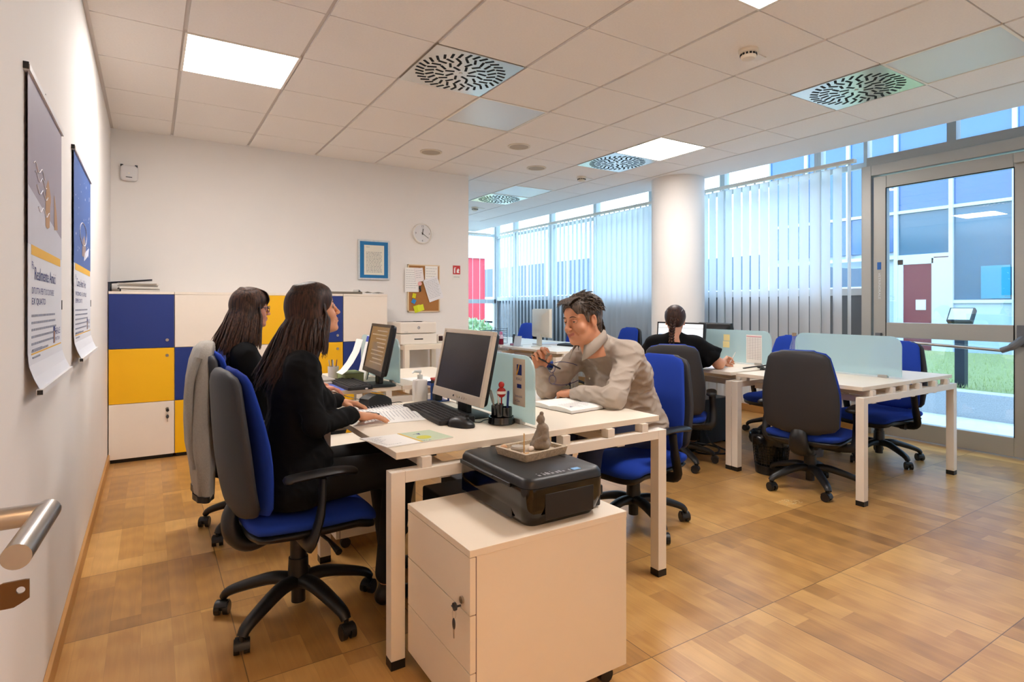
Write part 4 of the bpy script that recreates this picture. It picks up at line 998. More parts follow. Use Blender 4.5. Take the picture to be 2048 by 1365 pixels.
# ================================================================ papers on the near desk
def flat(name, label, cat, pts, z, h, m, lines=None, group=None):
    """polygon lying on a surface, pts are world xy"""
    cx = sum(p[0] for p in pts)/len(pts); cy = sum(p[1] for p in pts)/len(pts)
    t = thing(name, label, cat, (cx, cy, z), 0, group)
    MB().prism([(p[0]-cx, p[1]-cy) for p in pts], 0, h).build('sheet', m, t)
    return t
def print_lines(t, O, U, V, nu, seed=1, m=None, name='lettering', w0=.05, w1=.95, z=.0006, th=.12, gap=.0):
    """text-like bars on the parallelogram O + u*U + v*V (thing-local)"""
    rg = random.Random(seed); mb = MB(); O, U, V = Vector(O), Vector(U), Vector(V)
    for k in range(nu):
        v = (k+.7)/(nu+.4); u = w0; dv = th/nu*2
        if gap and rg.random() < gap: continue
        end = w1-(.4*rg.random() if rg.random() < .3 else 0)
        while u < end:
            l_ = rg.uniform(.03, .12); a = O+U*u+V*v; b = O+U*min(u+l_, end)+V*v; c = b+V*dv; d_ = a+V*dv
            mb.add([(p.x, p.y, p.z+z) for p in (a, b, c, d_)], [(0, 1, 2, 3)]); u += l_+.02
    mb.build(name, m or mat('body_print', 'b2b2b8', .8), t)
# open report the woman reads: two page halves, curved
t = thing('open_report', 'open printed report under the hands of the blazer woman', 'document', (1.17, -3.28, ZT+.0005), math.radians(-8))
def page(sx, sy0, sy1, m, nm, lift=.012):
    # spine along x (facing woman at -x side, pages left(+y) and right(-y))
    n = 10; top = []; bot = []
    for i in range(n+1):
        u = i/n; y = sy0+(sy1-sy0)*u; z = .002+lift*math.sin(PI*min(1, u*1.3))*math.exp(-2*u)*1.8
        top.append((y, z))
    mb = MB()
    mb.loft([[(-sx, y, z) for y, z in top]+[(-sx, y, 0) for y, z in top[::-1]], [(sx, y, z) for y, z in top]+[(sx, y, 0) for y, z in top[::-1]]]); o = mb.build(nm, m, t, smooth=True, angle=40); return o
page(.155, 0, .215, M_paper, 'page'); page(.155, 0, -.215, M_paper, 'page')
print_lines(t, (.14, .20, .0105), (0, -.18, .004), (-.27, 0, 0), 17, 3, w0=0)
print_lines(t, (.14, -.02, .0165), (0, -.18, -.010), (-.27, 0, 0), 17, 4, w0=0)
mb = MB(); mb.text('NUOVE POLIZZE', .022, T(.125, .17, .0125) @ Rz(-PI/2), 0, fit=.14); mb.build('title', M_ink, t)
# brochure, two-panel
t = thing('brochure', 'pale green and white brochure lying at the near desk edge', 'brochure', (1.075, -3.80, ZT+.0008), math.radians(0))
def W2(px): return px
P0, P1, P2, P3 = (.935, -3.72), (.975, -3.905), (1.24, -3.885), (1.215, -3.72)
lx = lambda p: (p[0]-1.075, p[1]+3.80)
def bl(a, b, u): return (a[0]+(b[0]-a[0])*u, a[1]+(b[1]-a[1])*u)
q0, q1, q2, q3 = map(lx, (P0, P1, P2, P3)); ml, mr = bl(q0, q3, .52), bl(q1, q2, .50)
mb = MB(); mb.prism([q0, q1, q2, q3], 0, .003, 0); mb.prism([ml, mr, q2, q3], .003, .0034, 1); mb.prism([ml, mr, bl(mr, q2, .06), bl(ml, q3, .06)], .0034, .0038, 2)
mb.build('sheets', [M_paper, mat('brochure_green', 'bccbb0', .6), mat('brochure_yellow', 'e0b64a', .6)], t)
print_lines(t, (*bl(q0, q1, .1), .0030), (*(Vector(bl(q1, mr, .9))-Vector(q1)), 0), (*(Vector(q1)-Vector(q0))*.8, 0), 9, 5, w0=.1, w1=.6)
mb = MB(); mb.prism([(-.0, 0), (.03, .012), (.026, -.012), (.014, .004)], 0, .0004, 0, T(.05, .03, .0035)); mb.text('ARCA', .016, T(.035, -.088, .0036), 0)
mb.build('lettering', M_inkb, t); mb = MB(); mb.cyl((.07, -.03, .0034), (.07, -.03, .0039), .028, 20); mb.build('badge', mat('badge_lime', 'c9c64a', .6), t)
# pen in her hand is built with her
# sticker on divider
t = thing('divider_sticker', 'beige sticker with blue logo on the divider beside the silver monitor', 'sticker', (1.5945, -3.79, .90))
MB().box(-.0008, 0, -.048, .048, -.10, .10).build('sheet', mat('sticker_beige', 'd8cbb9', .6), t)
mb = MB(); mb.box(-.0014, -.0008, -.022, .016, .03, .075, 0); mb.box(-.0014, -.0008, -.02, .014, -.025, -.008, 0)
Ms = lambda y, z: T(-.001, y, z) @ Rz(-PI/2) @ Rx(PI/2)
mb.text('REALE', .016, Ms(.022, .008), 0); mb.text('Immobili', .016, Ms(.03, -.065), 0); mb.text('e Casa', .014, Ms(.03, -.084), 0)
mb.build('lettering', M_inkb, t)
mb = MB(); mb.prism([(-.022, .03), (-.01, .05), (.0, .075), (.006, .075), (-.002, .05), (-.012, .03)], 0, .0004, 0, T(-.0016, 0, 0) @ Rz(-PI/2) @ Rx(PI/2)); mb.build('logo_swoosh', mat('poster_yellow', 'e9b640'), t)
# pen holder
t = thing('pen_holder', 'round black pen holder at the end of the frosted divider', 'pen holder', (1.535, -3.745, ZT+.0005))
mb = MB(); mb.lathe([(.056, 0), (.058, .004), (.056, .012), (.054, .03), (.050, .03), (.050, .012)], 36); mb.build('tray', M_blackg, t, smooth=True)
for (dx, dy, r, h) in ((-.012, .022, .022, .075), (.012, -.018, .026, .07), (-.018, -.014, .018, .085), (.02, .02, .018, .06)):
    MB().lathe([(r, .008), (r, h), (r-.002, h), (r-.002, .012), (.001, .012)], 20, 0, T(dx, dy, 0)).build('cup', M_blackg, t, smooth=True)
def pen(label, p, q, m, r=.0042, tip=None, name='pen'):
    p, q = Vector(p), Vector(q); d_ = (q-p)
    t = thing(name, label, 'pen', tuple(p)); e = d_
    mb = MB(); mb.tube([(0, 0, 0), tuple(e*.12), tuple(e*.15), tuple(e*.95), tuple(e)], [.001, r*.7, r, r, r*.7], 10); mb.build('barrel', m, t, smooth=True)
    if tip: mb = MB(); mb.tube([tuple(e*.62), tuple(e*.64), tuple(e*1.0)], [r*1.02, r*1.12, r*1.1], 10); mb.build('cap', tip, t, smooth=True)
    return t
bx, by, bz = 1.535, -3.745, ZT+.014
pen('green pen standing in the black pen holder', (bx-.012, by+.02, bz), (bx-.008, by+.012, bz+.10), mat('pen_green', '2f9a4f', .3))
pen('white pen standing in the black pen holder', (bx-.016, by-.012, bz), (bx-.02, by-.006, bz+.105), mat('pen_white', 'e9e6e2', .3))
pen('blue pen standing tall in the black pen holder', (bx+.014, by-.02, bz), (bx+.018, by-.026, bz+.125), M_inkb, .005)
t = thing('scissors', 'grey-handled scissors standing in the black pen holder', 'scissors', (bx-.02, by+.022, bz))
mb = MB(); mb.tube([(0, 0, 0), (-.002, .006, .06)], [.003, .005], 6); mb.build('blades', M_steel, t)
mb = MB(); mb.tube(smoothcurve([(-.002, .006, .06), (-.004, .022, .085), (-.006, .032, .115), (-.004, .024, .12), (-.002, .010, .085), (-.002, .006, .06)], 4), .0035, 6); mb.build('handle', mat('scissor_grey', 'b5b2ac', .4), t, smooth=True)
t = thing('topper_pen', 'red and white bauble-topped pen standing in the pen holder', 'pen', (bx-.004, by-.006, bz))
mb = MB(); mb.tube([(0, 0, 0), (0, 0, .10)], .0035, 8); mb.build('barrel', mat('pen_red', 'b3201c', .4), t)
mb = MB(); mb.sphere((0, 0, .118), (.020, .020, .022)); mb.build('topper', MATS['pen_red'], t, smooth=True)
mb = MB(); mb.lathe([(.0195, .112), (.0212, .114), (.0212, .122), (.0195, .124)], 20); mb.build('trim', M_paper, t, smooth=True)
mb = MB(); mb.sphere((0, 0, .150), (.013, .013, .014)); mb.build('topper', MATS['pen_red'], t, smooth=True)
# sanitizer
t = thing('pump_bottle', 'white pump dispenser bottle between the desks left of the silver monitor', 'bottle', (1.43, -2.955, ZT+.0005))
t.location = (1.465, -3.03, ZT+.0005)
mb = MB(); mb.loft([[(x, y, z) for x, y in rrect(-.036*k, .036*k, -.028*k, .028*k, .014, 4)] for k, z in ((.95, 0), (1, .006), (1, .10), (.9, .112), (.4, .118))]); mb.build('bottle', mat('bottle_white', 'ece7e2', .35), t, smooth=True, angle=50)
mb = MB(); mb.cyl((0, 0, .118), (0, 0, .138), .014, 16); mb.cyl((0, 0, .138), (0, 0, .152), .004, 8); mb.tube([(.005, 0, .156), (-.03, 0, .158), (-.042, 0, .15)], [.009, .006, .004], 8); mb.build('pump', mat('pump_clear', 'dfe2e0', .2), t, smooth=True)
# blue box and black phone tray behind monitor
t = thing('desk_organiser', 'blue wire organiser with a red stamp just behind the silver monitor', 'organiser', (1.545, -3.06, ZT+.0005))
M_bb = mat('organiser_blue', '1c3f8a', .4); mb = MB()
for a, b, c, d_ in ((-.05, -.046, -.045, .045), (.046, .05, -.045, .045), (-.05, .05, -.045, -.041), (-.05, .05, .041, .045)): mb.box(a, b, c, d_, .085, .10)
for a in (-.048, .048):
    for b in (-.043, .043): mb.box(a-.004, a+.004, b-.004, b+.004, 0, .1)
mb.box(-.05, .05, -.045, .045, 0, .004); mb.build('rack', M_bb, t)
t = thing('ink_stamp', 'black and red stamp sitting in the blue organiser', 'stamp', (1.545, -3.06, ZT+.005)); mb = MB(); mb.box(-.02, .02, -.03, .03, .0, .105); mb.build('body', M_black, t, bevel=.003); MB().box(-.021, .021, -.031, .031, .105, .115).build('cap', mat('stamp_red', 'c23a2a', .4), t)
# card terminal behind her hand
t = thing('card_terminal', 'black card terminal left of the woman\'s hands at the far desk end', 'card reader', (1.21, -3.055, ZT+.0005), math.radians(20))
mb = MB(); R = []
for i in range(9):
    u = i/8; R.append([(-.06+.14*u, y, z*(.018+.045*math.sin(PI*(.2+.7*u)))/.05) for y, z in [(-.04, .0), (-.042, .02), (-.034, .05), (.034, .05), (.042, .02), (.04, 0)]])
mb.loft(R); mb.build('body', M_black, t, smooth=True, angle=40)
MB().box(-.03, .03, -.02, .02, .0, .004, 0, T(.03, 0, .062) @ Ry(.25)).build('display', mat('lcd', '8f9c93', .3), t)
cable('terminal_cable', 'thin black cable hanging behind the desk edge by the card terminal', [(1.28, -3.05, ZT+.02), (1.30, -3.02, ZT+.004), (1.36, -3.015, ZT+.004), (1.40, -2.975, ZT-.02), (1.36, -2.70, ZT-.05), (1.25, -2.48, ZT-.03), (1.16, -2.44, ZT+.004), (1.15, -2.40, z_)])

# ---------------- desk of the woman with glasses
t = thing('box_of_cards', 'greenish box of papers under the dark monitor', 'box', (1.40, -2.0, ZT+.0005)); MB().box(-.06, .06, -.1, .1, 0, .055).build('box', mat('box_green', '93a06f', .7), t); MB().box(-.062, .062, -.102, .102, .055, .06).build('lid', mat('lid_green', '6f7f55', .7), t)
t = thing('phone', 'pale phone lying tilted beside the dark keyboard', 'phone', (1.38, -2.39, ZT+.0005), math.radians(50))
MB().box(-.07, .07, -.04, .04, .0, .010).build('body', mat('phone_pale', 'e3dada', .4), t, bevel=.004); mb = MB()
for i in range(3):
    for j in range(4): mb.box(-.05+.025*j, -.035+.025*j, -.025+.018*i, -.012+.018*i, .010, .012)
mb.build('keys', mat('pink_keys', 'd64a9a', .5), t)
flat('yellow_note', 'yellow sheets under the edge of the dark monitor base', 'note', [(1.38, -2.42), (1.50, -2.41), (1.49, -2.33), (1.40, -2.34)], ZT+.0005, .002, mat('note_yellow', 'f2d56a', .8))
flat('blue_folder', 'thin blue folder under the keyboard of the woman with glasses', 'folder', [(1.19, -2.42), (1.24, -2.0), (1.27, -2.0), (1.36, -2.415)], ZT+.0002, .0003, mat('folder_blue', '4a62b8', .6))
t = thing('paper_holder', 'upright white sheets with blue print left of the dark monitor', 'document', (1.50, -1.93, ZT+.0005), 0)
M_ = Ry(math.radians(14)); MB().box(-.002, 0, -.10, .10, 0, .30, 0, M_).build('sheet', M_paper, t); MB().box(-.003, -.002, -.10, .10, .255, .295, 0, M_).build('header', mat('header_blue', '3b4fae', .6), t)
MB().box(0, .012, -.08, .08, 0, .27, 0, M_).build('stand', M_black, t)
t = thing('curled_paper', 'white sheet curling against the back of the dark monitor', 'paper', (1.40, -2.06, ZT+.06)); mb = MB(); P = [(-.09, .0), (-.06, .02), (-.02, .07), (.02, .14), (.045, .22)]
mb.loft([[(x, -.07, z) for x, z in P]+[(x+.001, -.07, z-.001) for x, z in P[::-1]], [(x, .07, z) for x, z in P]+[(x+.001, .07, z-.001) for x, z in P[::-1]]]); mb.build('sheet', M_paper, t, smooth=True, angle=80)
t = thing('pen_cup', 'white wire cup with pens on the desk of the woman with glasses', 'pen holder', (1.32, -1.88, ZT+.0005)); mb = MB(); mb.lathe([(.032, 0), (.036, .09), (.034, .09), (.030, .004)], 20); mb.build('cup', mat('cup_white', 'd9d4d0', .5), t, smooth=True)
for k, (a, l_) in enumerate(((.3, '8a5a3a'), (1.6, '2b2b2e'), (2.9, 'b9a58a'), (4.4, 'c9c9c9'))):
    pen('pen %s in the white wire cup' % ['with brown barrel', 'with black barrel', 'with tan barrel', 'with grey barrel'][k], (1.32+.01*math.cos(a), -1.88+.01*math.sin(a), ZT+.006), (1.32+.028*math.cos(a), -1.88+.028*math.sin(a), ZT+.135), mat('penc_'+l_, l_, .4))
sheet_stack(1.18, -1.95, ZT, 2, .21, .29, 'loose white papers on the left of the desk of the woman with glasses')
flat('paper_sheet', 'white sheet on the empty side of the desk behind the silver monitor', 'paper', [(1.75, -2.36), (1.95, -2.33), (1.92, -2.05), (1.72, -2.07)], ZT+.0005, .001, M_paper)
# ---------------- laser printer on small table by the back wall
t = thing('side_table', 'small white square table under the laser printer at the back wall', 'table', (2.60, -.33, 0))
M_lack = mat('lack_white', 'efe6d4', .4)
MB().box(-.275, .275, -.275, .275, .80, .85).build('tabletop', M_lack, t, bevel=.002)
for a in (-.25, .25):
    for b in (-.25, .25): MB().box(a-.025, a+.025, b-.025, b+.025, 0, .80).build('leg', M_lack, t)
MB().box(-.27, .27, -.27, .27, .42, .44).build('shelf', M_lack, t)
t = thing('laser_printer', 'white laser printer on the small table below the cork board', 'printer', (2.50, -.33, .8505))
M_lp = mat('laser_white', 'ece4d8', .4)
mb = MB(); mb.box(-.19, .19, -.2, .18, .105, .215); mb.build('body', M_lp, t, bevel=.012, seg=3); MB().box(-.19, .19, -.21, .18, .0, .10).build('paper_drawer', M_lp, t, bevel=.006)
mb = MB(); mb.box(-.05, .04, -.213, -.208, .045, .055); mb.box(-.12, .10, -.08, .1, .214, .217); mb.box(.0, .06, -.14, -.06, .214, .222); mb.build('dark_details', M_black, t)
mb = MB(); mb.cyl((-.0, -.2005, .16), (-.0, -.2022, .16), .014, 24); mb.build('badge', mat('badge_grey', '8a8a8a', .4), t)
mb = MB(); mb.text('hp', .018, T(-.011, -.2026, .155) @ Rx(PI/2), 0); mb.build('lettering', M_paper, t)
mb = MB(); mb.text('LaserJet', .012, T(-.15, -.2006, .118) @ Rx(PI/2), 0); mb.build('model_name', mat('lgrey', '9b9b9b'), t)
t = thing('small_gadget', 'little white box with a dark window right of the laser printer', 'device', (2.765, -.45, .8505)); MB().box(-.035, .035, -.02, .05, 0, .085).build('case', M_lp, t, bevel=.004); MB().box(-.025, .02, -.022, -.0195, .02, .07).build('window', mat('dark_red', '2b0f0c', .3), t)
t = thing('toner_box', 'grey toner box on the lower shelf of the small table', 'box', (2.63, -.40, .4405)); MB().box(-.11, .11, -.1, .1, .06, .14).build('box', mat('box_grey', '9b938c', .7), t); MB().box(-.10, .10, -.09, .09, 0, .06).build('tray', mat('tray_brown', '4a3026', .6), t)
mb = MB(); mb.text('HEWLETT', .03, T(-.06, -.1005, .10) @ Rx(PI/2), 0, fit=.15); mb.text('TONER 26', .02, T(-.05, -.1005, .075) @ Rx(PI/2), 0); mb.build('lettering', M_ink, t)

# ---------------- man's side of the desk: notebook
t = thing('open_notebook', 'thick open notebook in front of the man in the shirt', 'notebook', (2.00, -3.575, ZT+.0005), math.radians(6))
def nb(sy0, sy1, nm):
    n = 12; top = []
    for i in range(n+1):
        u = i/n; top.append((sy0+(sy1-sy0)*u, .006+.020*(1-abs(2*u-.55)**2.2 if u < .78 else (1-u)*3.2)*.8 if u < 1 else .006))
    top = [(sy0, .006)]+[(sy0+(sy1-sy0)*u, .010+.012*math.sin(PI*min(1, .15+u*.75))) for u in [k/10 for k in range(11)]]
    mb = MB(); mb.loft([[(-.105, y, z) for y, z in top]+[(-.105, y, .001) for y, z in top[::-1]], [(.105, y, z) for y, z in top]+[(.105, y, .001) for y, z in top[::-1]]]); mb.build(nm, M_paper, t, smooth=True, angle=30)
nb(0, .155, 'pages'); nb(0, -.155, 'pages')
MB().box(-.11, .11, -.162, .162, 0, .0015).build('cover', mat('notebook_cover', '6a5f50', .6), t)
print_lines(t, (.095, -.02, .0245), (0, -.12, -.005), (-.18, 0, 0), 10, 8, w0=.1, w1=.9)
mb = MB(); mb.prism([(0, 0), (.02, 0), (.012, .014)], 0, .0004, 0, T(-.07, -.11, .0215)); mb.build('doodle', M_inkb, t)

# ---------------- near double desk items
t = thing('glass_bottle', 'clear glass water bottle with a metal cap by the divider end', 'bottle', (4.50, -3.10, ZT+.0005))
t.location = (4.49, -3.215, ZT+.0005)
mb = MB(); mb.lathe([(.034, 0), (.036, .01), (.036, .14), (.03, .18), (.014, .235), (.013, .265)], 24, cap=True); mb.build('glass', glassmat('bottle_glass', (.9, .96, .97), 3.0, .02), t, smooth=True)
MB().cyl((0, 0, .265), (0, 0, .29), .016, 16).build('cap', mat('bottle_cap', '9a8468', .4), t, smooth=True)
def onpanel(name, label, y, z, w, h, m, x=4.5755, cat='note', rows=0):
    t = thing(name, label, cat, (x, y, z)); MB().box(-.0012, 0, -w/2, w/2, -h/2, h/2).build('sheet', m, t)
    if rows:
        mb = MB()
        for i in range(rows): mb.box(-.0016, -.0012, -w*.42, w*.42, h*.4-i*h*.8/rows, h*.4-i*h*.8/rows+.002)
        for i in range(6): mb.box(-.0016, -.0012, -w*.42+i*w*.84/5-.0006, -w*.42+i*w*.84/5+.0006, -h*.38, h*.4)
        mb.build('grid', mat('cal_grid', '9a8f98', .8), t); MB().box(-.0016, -.0012, -w*.48, w*.48, h*.43, h*.45).build('header', mat('cal_red', 'd0607a', .7), t)
    return t
onpanel('sticky_note', 'upper yellow sticky note on the divider', -2.525, .945, .065, .055, mat('sticky_pale', 'ecd99a', .8))
onpanel('sticky_note', 'lower yellow sticky note on the divider', -2.52, .885, .068, .055, MATS['sticky_pale'])
onpanel('wall_calendar', 'calendar sheet with a red header on the divider', -2.80, .86, .15, .24, M_paper, cat='calendar', rows=14)
flat('paper_sheet', 'white sheet with blue edge beneath the arm of the braided woman', 'paper', [(4.02, -2.82), (4.03, -2.55), (4.22, -2.52), (4.24, -2.80)], ZT+.0005, .002, mat('paper_bluish', 'dfe2f0', .8))
# ---------------- bins
def wire_bin(x, y, label):
    t = thing('waste_bin', label, 'bin', (x, y, 0)); mb = MB(); r0, r1, h = .105, .135, .29
    for k in range(36):
        a = 2*PI*k/36; mb.tube([(r0*math.cos(a), r0*math.sin(a), .0), (r1*math.cos(a), r1*math.sin(a), h)], .0016, 4)
    for i in range(1, 14):
        u = i/14; r = r0+(r1-r0)*u; mb.tube([(r*math.cos(2*PI*k/36), r*math.sin(2*PI*k/36), h*u) for k in range(37)], .0014, 4)
    mb.tube([(r1*math.cos(2*PI*k/36), r1*math.sin(2*PI*k/36), h) for k in range(37)], .005, 6); mb.cyl((0, 0, 0), (0, 0, .06), r0+.002, 36, 0, r0+.008)
    mb.build('wire_mesh', M_black, t)
    mb = MB(); rg = random.Random(2); R = []
    for (r, z, j) in ((.08, .012, 0), (.098, .06, .004), (.112, .15, .006), (.128, .27, .004), (.136, .296, .004), (.148, .294, .006), (.150, .255, .010), (.146, .225, .014)):
        R.append([((r+rg.uniform(-j, j))*math.cos(2*PI*k/40), (r+rg.uniform(-j, j))*math.sin(2*PI*k/40), z+rg.uniform(-j, j)) for k in range(40)])
    mb.loft(R, cap=False); mb.build('liner', mat('bin_bag', '0c0b0c', .22), t, smooth=True, angle=80)
wire_bin(4.13, -3.26, 'black wire bin with a bin bag behind the empty chair')
t = thing('waste_bin', 'grey plastic bin under the near double desk', 'bin', (4.86, -3.12, 0)); mb = MB(); mb.lathe([(.001, .0), (.10, 0), (.125, .26), (.13, .27), (.118, .26), (.095, .01), (.001, .01)], 32); mb.build('body', mat('bin_grey', '6f7176', .35), t, smooth=True)
# ---------------- computers under desks
def pc(x, y, rz, label, z=0, m=None):
    t = thing('computer_tower', label, 'computer', (x, y, z), math.radians(rz)); MB().box(-.2, .2, -.09, .09, .01, .40).build('case', m or M_black, t, bevel=.006)
    mb = MB(); mb.box(-.206, -.199, -.08, .08, .03, .38); mb.build('front_panel', M_blackg, t, bevel=.003)
    mb = MB(); mb.box(-.208, -.205, -.05, .05, .32, .325); mb.cyl((-.205, .03, .27), (-.209, .03, .27), .008, 12); mb.build('drive_slot', M_steel, t)
    for a in (-.15, .15): MB().box(a-.02, a+.02, -.095, .095, 0, .012).build('foot', M_black, t)
    return t
pc(4.52, -2.36, 0, 'black computer tower under the desk of the braided woman')
pc(1.70, -3.30, 180, 'black computer tower under the middle of the nearest desk', .0)
t = thing('ups_box', 'low black box with papers on it behind the foreground pedestal', 'device', (1.36, -3.80, 0)); MB().box(-.16, .16, -.12, .12, 0, .50).build('case', mat('ups_black', '131417', .5), t, bevel=.01)
cable('cable_bundle', 'black cable coils on the floor under the braided woman\'s desk', [(4.25, -2.35, .01), (4.12, -2.5, .03), (4.2, -2.7, .01), (4.35, -2.6, .02), (4.22, -2.42, .04), (4.1, -2.62, .01), (4.32, -2.75, .01), (4.38, -2.5, .05), (4.36, -2.42, .3), (4.34, -2.4, .6)], .008)

# ---------------- far desk
t = thing('letter_tray', 'dark wire letter tray stack on the far desk', 'letter tray', (4.18, .92, ZT+.0005))
for k in range(4):
    z0 = .004+.055*k; mb = MB()
    for s in (-.16, .16): mb.tube([(-.12, s, z0), (.12, s, z0)], .0025, 5); mb.tube([(-.12, s, z0+.03), (.12, s, z0+.03)], .0025, 5)
    for i in range(9): mb.tube([(-.12+.03*i, -.16, z0), (-.12+.03*i, .16, z0)], .0018, 4)
    mb.tube([(-.12, -.16, z0), (-.12, .16, z0)], .0025, 5)
    mb.build('tray', mat('tray_wire', '39485a', .5), t)
mb = MB()
for a in (-.12, .12):
    for b in (-.16, .16): mb.tube([(a, b, 0), (a, b, .21)], .003, 5)
mb.build('upright', MATS['tray_wire'], t)
t = thing('pink_bottle', 'bottle with pink cap and dark red drink on the far desk', 'bottle', (4.12, .62, ZT+.0005))
mb = MB(); mb.lathe([(.001, 0), (.032, 0), (.034, .01), (.033, .075), (.001, .076)], 20); mb.build('drink', mat('drink_red', '7c1028', .2), t, smooth=True)
mb = MB(); mb.lathe([(.033, .076), (.034, .10), (.024, .125), (.02, .13)], 20); mb.build('bottle', mat('bottle_pale', 'e5c8d6', .2), t, smooth=True)
mb = MB(); mb.lathe([(.022, .13), (.023, .16), (.012, .168), (.001, .169)], 18); mb.build('cap', mat('cap_pink', 'e58ab0', .4), t, smooth=True)
t = thing('desk_phone', 'dark desk phone with a pinkish holder on the far desk', 'phone', (4.18, .40, ZT+.0005), math.radians(-30))
mb = MB(); mb.tube(smoothcurve([(0, -.05, .03), (0, -.055, .09), (0, -.01, .135), (0, .05, .12), (0, .075, .05), (0, .05, .01), (0, 0, .012)], 5), .016, 8); mb.build('handset', M_blackg, t, smooth=True)
mb = MB(); mb.box(-.05, .05, -.06, .04, 0, .025); mb.build('base', mat('holder_mauve', '9d6f88', .5), t, bevel=.006)
t = thing('photo_frame', 'small clear acrylic stand beside the phone on the far desk', 'frame', (4.10, .20, ZT+.0005), math.radians(25)); MB().box(-.004, .004, -.05, .05, 0, .13, 0, Ry(.25)).build('plate', mat('acrylic', 'c3ccd6', .15), t); MB().box(-.03, .06, -.05, .05, 0, .005).build('foot', MATS['acrylic'], t)
flat('document_pile', 'pale papers beside the beige monitor on the far desk', 'papers', [(4.45, .15), (4.75, .15), (4.75, .38), (4.45, .38)], ZT+.0005, .02, mat('pile_pale', 'd5dae2', .8))

# ---------------- open door leaf at the left edge: lever handle and key reach into view
d = bpy.data.objects.new('door_2', None); COL.objects.link(d); d['kind'] = 'structure'; d.location = (.09, -5.955, 0)
MB().box(0, .04, .0, .895, .008, 2.10).build('door_leaf', mat('door_pale', 'd9c9b4', .5), d, bevel=.002)
hx, hy, hz = .19-.09, -5.122+5.955, 1.016
mb = MB(); mb.cyl((.04, hy, hz), (.048, hy, hz), .026, 28); mb.cyl((.04, hy-.01, .945), (.047, hy-.01, .945), .026, 28); mb.build('rosette', M_steel, d, smooth=True)
mb = MB(); mb.tube([(.045, hy, hz), (hx, hy, hz)], .0105, 28); mb.tube([(hx, hy+.0105, hz), (hx-.006, hy-.118, hz)], .0105, 28); mb.build('lever_handle', M_steel, d, smooth=True, angle=30)
t = thing('key', 'brass door key in the lock below the steel lever handle at the left edge', 'key', (.137, -5.132, .945))
mb = MB(); mb.box(-.004, .010, -.0012, .0012, -.003, .003); mb.box(.008, .014, -.0012, .0012, -.006, .006)
n = 20; o_ = [(.014, -.009), (.014, .009), (.020, .0125), (.041, .0125), (.041, -.006), (.030, -.0125), (.014, -.0125)]
c_ = (.0345, .003); inner = [(c_[0]+.0035*math.cos(-2*PI*k/n), c_[1]+.0035*math.sin(-2*PI*k/n)) for k in range(n)]
# plate with a hole: fan the outline onto the hole ring
ou = []
for k in range(n):
    a = -2*PI*k/n; dx, dz = math.cos(a), math.sin(a); r = .05
    for i in range(len(o_)):
        p, q = o_[i], o_[(i+1) % len(o_)]; ex, ez = q[0]-p[0], q[1]-p[1]; den = dx*ez-dz*ex
        if abs(den) < 1e-12: continue
        tt = ((p[0]-c_[0])*ez-(p[1]-c_[1])*ex)/den; uu = ((p[0]-c_[0])*dz-(p[1]-c_[1])*dx)/den
        if tt > 0 and 0 <= uu <= 1: r = min(r, tt)
    ou.append((c_[0]+r*dx, c_[1]+r*dz))
mb.loft([[(x, -.0012, z) for x, z in inner], [(x, -.0012, z) for x, z in ou], [(x, .0012, z) for x, z in ou], [(x, .0012, z) for x, z in inner], [(x, -.0012, z) for x, z in inner]], cap=False)
mb.build('blade_and_bow', mat('key_brass', '6e5336', .35, metal=.8), t)

mb = MB(); rg = random.Random(12)
for k in range(16):
    a = rg.uniform(-.6, .9); x, y = rg.uniform(-.07, .07), rg.uniform(-.05, .05); l_ = rg.uniform(.02, .05)
    mb.tube(smoothcurve([(x, y, .001), (x+l_*.5*math.cos(a), y+l_*.5*math.sin(a), .004), (x+l_*math.cos(a+.5), y+l_*math.sin(a+.5), .001)], 3), .0012, 5)
o = mb.build('paper_shreds', mat('shred_pale', 'e6d3a8', .8)); o.location = (3.62, -3.72, .0); tag(o, 'pale curly shreds lying on the floor in front of the empty chair', 'shreds', None, 'stuff')
